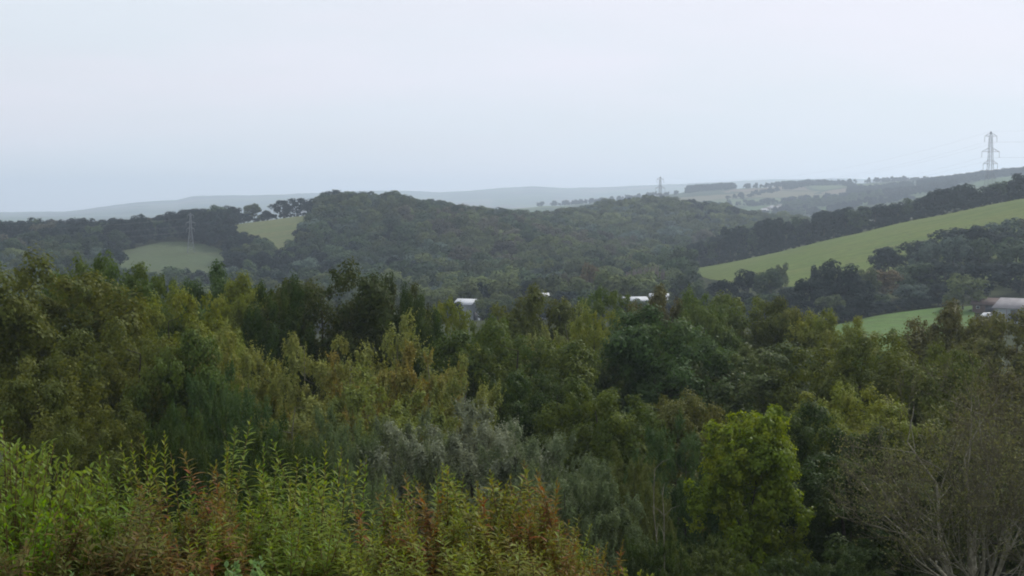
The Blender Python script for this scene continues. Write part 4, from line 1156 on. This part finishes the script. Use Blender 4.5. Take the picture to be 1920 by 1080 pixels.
shed('farm_barn', 'blue-grey farm barn with shallow grey roof at the right edge', 'barn', bx + 2.5, by + 2, math.radians(-38), 20, 12, 3.4, 5.6, M_WALL_BLUE, M_ROOF_GREY,
     doors=(('f', -4, 3, 0, 2.9), ('f', 4, 3, 0, 2.9)), windows=(('l', -2.5, 1.4, 1.2, 2.2), ('l', 2.5, 1.4, 1.2, 2.2)), panels=6)
bx, by = pxY(1858, 428)
shed('red_roofed_shed', 'low shed with dull rust red roof behind the barn yard', 'shed', bx, by, math.radians(-20), 9, 6, 2.2, 3.7, M_WALL_BRICK, M_ROOF_RED, doors=(('f', 0, 2.2, 0, 1.9),), windows=(('f', -3, 1.0, 0.9, 1.7), ('f', 3, 1.0, 0.9, 1.7)))
def bld(px, top, Y, name, label, L, W, rz, mw, mr, rise=1.2, **k_):
    p = at(px, top, Y); g = gz(p.x, p.y); Hr = p.z - g
    print('bld', name, px, 'height', round(Hr, 1))
    return shed(name, label, 'building', p.x, p.y, rz, L, W, Hr - rise, Hr, mw, mr, **k_)
bld(876, 561, 440, 'pale_shed', 'pale grey roofed shed at the wood edge', 5.5, 5, -0.5, M_WALL_BLUE, M_ROOF_PALE, 1.3, doors=(('r', 0, 2.4, 0, 2.6),))
bld(1012, 550, 450, 'white_building', 'bright white building among dark trees on the valley floor', 4.4, 4, 0.1, M_WALL_WHITE, M_WALL_WHITE, 0.5, windows=(('f', -1, .8, 6, 7), ('f', 1, .8, 6, 7)))
bld(968, 566, 452, 'white_shed', 'small white shed left of the bright white building', 5, 4, 0.2, M_WALL_WHITE, M_ROOF_PALE, 0.6, doors=(('f', 0, 1.6, 0, 2.2),))
bld(1190, 557, 455, 'long_white_shed', 'long white roofed shed left below the bare poplars', 6.5, 5, 0.15, M_WALL_WHITE, M_ROOF_PALE, 0.9, doors=(('f', 2, 2, 0, 2.4),), windows=(('f', -2, 1.2, 1.4, 2.4),))
bld(1236, 551, 458, 'low_white_shed', 'low white shed under the right end of the bare poplars', 5, 4, -0.2, M_WALL_WHITE, M_ROOF_PALE, 0.7, doors=(('f', 0, 1.6, 0, 2.2),))

# hillside village, 2.4 km out
rv = random.Random(4)
for i, (px, Y) in enumerate(((1436, 2260), (1443, 2280), (1449, 2300), (1456, 2290), (1463, 2310), (1470, 2320), (1428, 2200), (1421, 2150), (1432, 2230), (1415, 2180), (1452, 2240), (1461, 2260), (1478, 2330))):
    x, y = pxY(px, Y); mr = [M_ROOF_RED, M_ROOF_GREY, M_ROOF_GREY2][i % 3]
    shed('village_house', ['tiny cream house with reddish roof in the far hillside village', 'tiny cream house with grey roof in the far hillside village', 'tiny pale roofed house in the far hillside village'][i % 3], 'house', x, y, rv.uniform(-0.5, 0.5), rv.uniform(7, 9.5), 6, 3.6, 6, M_WALL_CREAM, mr,
         windows=(('f', -2.2, 1.2, 2, 3.1), ('f', 2.2, 1.2, 2, 3.1)), doors=(('f', 0, 1.1, 0, 2.1),), group='houses of the far hillside village ' + ['with reddish roofs', 'with grey roofs', 'with pale roofs'][i % 3])

# white car in the farm yard
def car(x, y, rz, label):
    m, n, l, out = new_mat('car_paint'); pb = n.new('ShaderNodeBsdfPrincipled'); pb.inputs['Base Color'].default_value = (0.8, 0.8, 0.8, 1); pb.inputs['Roughness'].default_value = 0.25
    l.new(pb.outputs['BSDF'], out.inputs['Surface'])
    tyre = noise_mat('tyre', (0.015, 0.015, 0.015), (0.03, 0.03, 0.03), 5)
    root = empty('parked_car', (x, y, gz(x, y) + 0.25), rz); tag(root, label, 'car')
    prof = [(-2.1, 0.35), (-2.1, 0.85), (-1.75, 0.98), (-1.5, 1.36), (-1.2, 1.46), (0.3, 1.44), (0.95, 1.02), (1.9, 0.86), (2.1, 0.65), (2.1, 0.35)]
    n_ = len(prof); V = [(a, -0.85 + (0.12 if b > 1.2 else 0), b) for a, b in prof] + [(a, 0.85 - (0.12 if b > 1.2 else 0), b) for a, b in prof]
    sides = np.array([[i, (i + 1) % n_, n_ + (i + 1) % n_, n_ + i] for i in range(n_)])
    add('body', mesh_np('body', V, [sides, np.array([list(range(n_))[::-1], list(range(n_, 2 * n_))])], m), root)
    for s in (-1, 1):
        yy = s * 0.855
        Vw = [(-1.45, yy, 1.0), (0.75, yy, 1.0), (0.2, s * 0.76, 1.38), (-1.2, s * 0.76, 1.38)]
        Vw += [(a, b - s * 0.03, c) for a, b, c in Vw]
        add('window', mesh_np('window', Vw, [BOXF], M_GLASS), root)
        for xw in (-1.3, 1.3):
            t = Tubes(); t.add(np.array([(xw, s * 0.66, 0.32), (xw, s * 0.70, 0.32), (xw, s * 0.86, 0.32), (xw, s * 0.88, 0.32)]), np.array([0.05, 0.32, 0.32, 0.05]), 14)
            add('wheel', t.mesh('wheel', tyre), root)
        add('headlight', box_mesh('headlight', 2.06, 2.12, s * 0.6 - 0.16, s * 0.6 + 0.16, 0.62, 0.76, M_GLASS), root)
cx, cy = pxY(1857, 414)
car(cx, cy, 0.3, 'small white car parked in the farm yard beside the barn')

# ------------------------------------------------------------------ foreground shrubs and tall leafy stems
def lance_leaf(P, U, N, L, W, curl):
    """lance-shaped folded leaf: 2 side rows of 3 quads -> returns V, quads for many leaves"""
    n = len(P); S = unit(np.cross(U, N)); N = unit(np.cross(S, U))
    st = np.array([0, 0.3, 0.65, 1.0]); wd = np.array([0.12, 1.0, 0.75, 0.03]); rows = []
    for s_, w_ in zip(st, wd):
        c = P + U * (L * s_)[:, None] - N * (curl * L * s_ ** 2)[:, None]
        up_ = N * (W * 0.18 * w_)[:, None]
        rows.append(np.stack([c - S * (W * 0.5 * w_)[:, None] + up_, c, c + S * (W * 0.5 * w_)[:, None] + up_], 1))
    V = np.stack(rows, 1).reshape(n, 12, 3)
    base = np.arange(n)[:, None, None] * 12
    q = np.array([[r * 3 + c, r * 3 + c + 1, (r + 1) * 3 + c + 1, (r + 1) * 3 + c] for r in range(3) for c in range(2)])[None]
    return V.reshape(-1, 3), (base + q).reshape(-1, 4)

def herb(seed, nst, H, spread, leafL, leafW, step, branchy=0.0, tipdense=1.0):
    r = np.random.default_rng(seed); tb = Tubes(); PV = []
    PP, UU, NN, LL, BR = [], [], [], [], []
    for s in range(nst):
        a = r.uniform(0, 6.28); d0 = spread * math.sqrt(r.random())
        b = np.array([math.cos(a) * d0, math.sin(a) * d0, 0.0]); h = H * r.uniform(0.72, 1.06)
        lean = np.array([math.cos(a), math.sin(a)]) * r.uniform(0.0, 0.22) + r.normal(0, 0.06, 2)
        f = np.linspace(0, 1, 9)
        C = np.stack([b[0] + lean[0] * h * f ** 1.4, b[1] + lean[1] * h * f ** 1.4, h * f], 1) + np.cumsum(r.normal(0, 0.006, (9, 3)), axis=0)
        C[0, 2] = -0.15
        tb.add(C, np.linspace(0.009, 0.0025, 9), 5)
        shoots = [(C, 0.12)]
        for k_ in range(int(branchy)):
            i0 = r.integers(3, 7); a2 = r.uniform(0, 6.28); l2 = h * r.uniform(0.18, 0.36)
            g_ = np.linspace(0, 1, 6)
            B = C[i0] + np.stack([math.cos(a2) * 0.45 * l2 * g_ ** 0.8, math.sin(a2) * 0.45 * l2 * g_ ** 0.8, l2 * g_ ** 1.1], 1)
            tb.add(B, np.linspace(0.005, 0.002, 6), 4); shoots.append((B, 0.1))
        for Cv, f0 in shoots:
            ln = np.linalg.norm(np.diff(Cv, axis=0), axis=1).sum(); m = int(ln / step)
            ff = np.clip(np.linspace(f0, 1, m) ** 0.92 + r.normal(0, .004, m), 0, 1); xi = ff * (len(Cv) - 1)
            P = np.stack([np.interp(xi, np.arange(len(Cv)), Cv[:, d]) for d in range(3)], 1)
            az = np.arange(m) * 2.4 + r.uniform(0, 6.28) + r.normal(0, .25, m)
            rise = 0.25 + 1.5 * ff ** 5 + r.normal(0, 0.22, m)
            U = unit(np.stack([np.cos(az), np.sin(az), rise], 1))
            N = unit(np.array([0, 0, 1.0]) - U * U[:, 2:3] + r.normal(0, .12, U.shape))
            L = leafL * (0.75 + 0.5 * np.sin(ff * 2.6)) * (1 - 0.62 * ff ** 6) * r.uniform(0.75, 1.2, m)
            PP.append(P); UU.append(U); NN.append(N); LL.append(L)
            hm = np.clip(0.25 + 0.55 * (1 - ff) + r.normal(0, 0.22, m) + r.normal(0, .12), 0, 1)
            BR.append(np.stack([np.clip(r.normal(.48, .2, m), 0, 1), hm, ff, np.ones(m)], 1))
    P, U, N, L, Bc = map(np.concatenate, (PP, UU, NN, LL, BR))
    V, q = lance_leaf(P, U, N, L, L * leafW / leafL, r.uniform(0.12, 0.45, len(L)))
    return dict(stem=tb.mesh('stem', M_STEM), leaves=mesh_np('leaves', V, [q], M_LEAF_GLOSS, smooth=True, attrs={'leafv': np.repeat(Bc, 12, axis=0)}), H=H)

def shrub(seed, H, R, n_br, leafL, leafW):
    """broad-leaved bush: ascending branches closely set with leaves"""
    r = np.random.default_rng(seed); tb = Tubes(); PP, UU, NN, LL, BR = [], [], [], [], []
    for s in range(n_br):
        a = r.uniform(0, 6.28); tl = math.sqrt(r.random()) * 0.75; h = H * r.uniform(0.5, 1.0)
        top = np.array([math.cos(a) * R * tl * 1.3, math.sin(a) * R * tl * 1.3, h * (1 - 0.35 * tl ** 2)])
        f = np.linspace(0, 1, 8)[:, None]; base = np.array([math.cos(a), math.sin(a), 0]) * 0.1 * R
        C = base * (1 - f) + top * f; C[:, :2] *= (f ** 0.35); C = C + np.cumsum(r.normal(0, 0.012, (8, 3)), axis=0)
        tb.add(C, np.linspace(0.013, 0.003, 8), 5)
        m = int(95 * h / H); ff = np.linspace(0.18, 1, m); xi = ff * 7
        P = np.stack([np.interp(xi, np.arange(8), C[:, d]) for d in range(3)], 1) + r.normal(0, 0.055, (m, 3)) * (1.2 - ff)[:, None]
        az = r.uniform(0, 6.28, m); U = unit(np.stack([np.cos(az), np.sin(az), 0.35 + ff ** 4 + r.normal(0, .3, m)], 1))
        N = unit(np.array([0, 0, 1.0]) + r.normal(0, .35, U.shape)); L = leafL * r.uniform(0.6, 1.2, m)
        PP.append(P); UU.append(U); NN.append(N); LL.append(L)
        BR.append(np.stack([np.clip(r.normal(.5, .2, m), 0, 1), np.clip(ff * 0.5 + r.normal(0.15, .25, m), 0, 1), ff, np.ones(m)], 1))
    P, U, N, L, Bc = map(np.concatenate, (PP, UU, NN, LL, BR))
    V, q = lance_leaf(P, U, N, L, L * leafW / leafL, r.uniform(0.1, 0.4, len(L)))
    return dict(stem=tb.mesh('stem', M_STEM), leaves=mesh_np('leaves', V, [q], M_LEAF_GLOSS, smooth=True, attrs={'leafv': np.repeat(Bc, 12, axis=0)}), H=H)

def put(T, name, px, top, Y, label, cat, t1, t2, group=None, wide=1.0):
    p = at(px, top, Y); g = gz(p.x, p.y); s = max(0.4, (p.z - g) / T['H'])
    root = empty(name, (p.x, p.y, g), random.uniform(0, 6.28)); tag(root, label, cat, group)
    for part in ('stem', 'leaves'):
        o = bpy.data.objects.new(part, T[part]); o.scale = (wide * s ** 0.5, wide * s ** 0.5, s); link(o, root)
        if part == 'leaves': o['tint'] = list(t1); o['tint2'] = list(t2)
    return root
HERB = [herb(300 + i, 7, 2.0, 0.20, 0.095, 0.024, 0.017, branchy=3) for i in range(3)] + [herb(310 + i, 3, 2.0, 0.09, 0.10, 0.025, 0.022, branchy=1) for i in range(2)]
BUSH = [herb(320 + i, 12, 1.6, 0.34, 0.085, 0.026, 0.016, branchy=5) for i in range(2)]
SHR = [shrub(330, 2.2, 0.75, 120, 0.062, 0.029), shrub(331, 1.6, 0.7, 95, 0.06, 0.028)]
H_G = ((0.088, 0.128, 0.026), (0.130, 0.138, 0.030)); H_Y = ((0.118, 0.145, 0.028), (0.155, 0.145, 0.032)); H_R = ((0.105, 0.105, 0.028), (0.165, 0.050, 0.028))
H_O = ((0.110, 0.125, 0.026), (0.150, 0.105, 0.028)); H_B = ((0.088, 0.122, 0.030), (0.135, 0.155, 0.040)); H_M = ((0.085, 0.098, 0.030), (0.135, 0.070, 0.038))
FG = [
 (SHR[0], 'green_shrub', 20, 770, 12.6, 'bright green leafy shrub at the lower left corner', 'shrub', H_B, 1.0),
 (SHR[0], 'green_shrub', 78, 822, 12.9, 'pointed bright green shrub top second from the left edge', 'shrub', H_B, 0.75),
 (SHR[1], 'green_shrub', 118, 872, 12.4, 'lower rounded bright green shrub right of the pointed one', 'shrub', H_B, 0.8),
 (SHR[1], 'green_shrub', 15, 905, 11.6, 'nearest bright green shrub at the bottom left corner', 'shrub', ((0.075, 0.135, 0.02), (0.12, 0.165, 0.024)), 0.9),
 (HERB[3], 'willowherb', 163, 842, 13.2, 'thin leafy stem just right of the bright green shrub', 'plant', H_G, 1.0),
 (HERB[4], 'willowherb', 232, 858, 13.6, 'paired leafy stems with spaced pale leaves', 'plant', H_G, 1.0),
 (HERB[3], 'willowherb', 270, 844, 13.4, 'stem with long curved leaves left of the tallest stem', 'plant', H_G, 1.0),
 (HERB[3], 'willowherb', 318, 808, 13.0, 'tallest yellow-green leafy stem in the foreground', 'plant', H_Y, 0.9),
 (HERB[4], 'willowherb', 382, 818, 12.8, 'tall yellow-topped stem over the red lower leaves', 'plant', H_O, 0.9),
 (HERB[0], 'willowherb', 362, 880, 12.4, 'clump of stems turning red below the yellow-topped stem', 'plant', H_R, 1.0),
 (HERB[1], 'willowherb', 420, 850, 13.3, 'green leafy clump right of the yellow-topped stem', 'plant', H_G, 1.0),
 (HERB[2], 'willowherb', 465, 856, 13.5, 'green leafy clump with two pale tips', 'plant', H_G, 1.0),
 (HERB[0], 'willowherb', 535, 862, 13.4, 'green leafy clump in the middle of the stem row', 'plant', H_G, 1.0),
 (HERB[3], 'willowherb', 592, 834, 13.0, 'tall leafy stem with feathered yellow-green tip left of the sage bush', 'plant', H_Y, 1.0),
 (HERB[4], 'willowherb', 642, 846, 13.1, 'tall leafy stem in front of the sage bush', 'plant', H_G, 1.0),
 (HERB[1], 'willowherb', 570, 900, 12.4, 'olive leafy clump below the feathered stem', 'plant', H_Y, 1.0),
 (HERB[2], 'willowherb', 690, 915, 12.8, 'yellow-olive leafy clump right of the sage bush', 'plant', H_Y, 1.0),
 (HERB[3], 'willowherb', 752, 895, 13.2, 'single stem with pale drooping leaves below the grey willow', 'plant', H_G, 0.9),
 (BUSH[0], 'autumn_shrub', 770, 940, 12.3, 'shrub turning red at the left of the orange shrubs', 'shrub', H_R, 0.9),
 (HERB[3], 'willowherb', 846, 882, 13.0, 'bright green stem standing clear before the grey willow', 'plant', H_B, 1.0),
 (HERB[0], 'willowherb', 862, 905, 12.8, 'green leafy clump beneath the bright stem', 'plant', H_Y, 1.0),
 (BUSH[1], 'autumn_shrub', 925, 905, 12.8, 'yellow-orange shrub in front of the grey willow', 'shrub', H_O, 0.9),
 (BUSH[0], 'autumn_shrub', 995, 918, 12.6, 'red and orange autumn shrub near the right end of the foreground', 'shrub', H_R, 0.85),
 (HERB[3], 'willowherb', 1052, 948, 13.0, 'yellow-green stem tip at the right end of the foreground', 'plant', H_Y, 0.8),
 (BUSH[1], 'autumn_shrub', 1040, 990, 12.4, 'orange shrub at the right end of the foreground', 'shrub', H_O, 0.8),
 (BUSH[0], 'autumn_shrub', 880, 985, 11.9, 'orange-brown shrub low in front of the green clump', 'shrub', H_O, 1.0),
 (BUSH[1], 'autumn_shrub', 660, 985, 11.9, 'olive yellow shrub low in the middle foreground', 'shrub', H_Y, 1.0),
 (BUSH[0], 'autumn_shrub', 540, 970, 11.9, 'green-yellow shrub low beneath the stem row', 'shrub', H_G, 1.0),
 (BUSH[1], 'autumn_shrub', 430, 965, 12.0, 'olive shrub beside the red stems', 'shrub', H_Y, 1.0),
 (BUSH[0], 'autumn_shrub', 300, 955, 12.0, 'dull red-brown shrub low at the left', 'shrub', H_M, 1.0),
 (BUSH[1], 'autumn_shrub', 215, 940, 12.4, 'green-brown shrub between the bright shrub and the red stems', 'shrub', H_G, 1.0),
 (BUSH[0], 'autumn_shrub', 140, 990, 11.5, 'faded brown shrub at the foot of the bright green shrub', 'shrub', H_M, 1.0),
 (BUSH[1], 'autumn_shrub', 360, 1010, 11.2, 'dark red-brown shrub at the bottom edge below the red stems', 'shrub', H_R, 1.0),
 (BUSH[0], 'autumn_shrub', 760, 1030, 11.2, 'yellow-green shrub at the bottom edge in the middle', 'shrub', H_Y, 1.0),
 (BUSH[1], 'autumn_shrub', 980, 1030, 11.3, 'orange and green shrub at the bottom edge under the red shrub', 'shrub', H_O, 1.0),
 (BUSH[0], 'autumn_shrub', 1085, 1032, 11.9, 'small red-green shrub at the right foot of the foreground thicket', 'shrub', H_R, 0.7),
 (HERB[0], 'willowherb', 1098, 1062, 12.3, 'last yellow-green clump at the right end of the foreground', 'plant', H_Y, 0.7),
 (HERB[1], 'willowherb', 1010, 940, 13.4, 'yellow-green clump rising behind the red and orange shrub', 'plant', H_Y, 1.0),
 (HERB[2], 'willowherb', 808, 925, 13.3, 'olive clump between the single stem and the bright green stem', 'plant', H_G, 1.0),
 (SHR[1], 'green_shrub', 1195, 1058, 12.0, 'yellow-green leaf tips poking up at the bottom edge below the thin trunks', 'shrub', H_Y, 0.7),
]
for T, nm, px, top, Y, lab, cat, (t1, t2), wd in FG:
    put(T, nm, px, top, Y, lab, cat, t1, t2, wide=wd)
# bramble sprays low at the bottom edge
BR = shrub(340, 0.9, 0.55, 46, 0.048, 0.032)
for px, top, Y, lab in ((510, 1035, 10.4, 'pale green bramble spray at the bottom edge in front of the stems'), (410, 1052, 10.2, 'small pale bramble spray at the bottom edge left of the larger one'), (150, 1050, 10.2, 'bramble spray at the bottom left edge')):
    put(BR, 'bramble', px, top, Y, lab, 'bramble', (0.085, 0.135, 0.055), (0.125, 0.165, 0.08), wide=0.8)

# ------------------------------------------------------------------ haze
hz = box_mesh('haze', -10700, 10700, -10700, 10700, -120, 166, M_BARK)
hz.materials.clear()
m = bpy.data.materials.new('haze'); m.use_nodes = True; n, l = m.node_tree.nodes, m.node_tree.links; n.clear()
out = n.new('ShaderNodeOutputMaterial'); pv = n.new('ShaderNodeVolumePrincipled')
pv.inputs['Color'].default_value = (0.74, 0.855, 1.0, 1); pv.inputs['Density'].default_value = 0.00018; pv.inputs['Anisotropy'].default_value = 0.5
l.new(pv.outputs['Volume'], out.inputs['Volume']); hz.materials.append(m)
o = add('haze', hz); tag(o, 'thin pale blue haze lying over the valley and hills', 'haze', None, 'stuff')
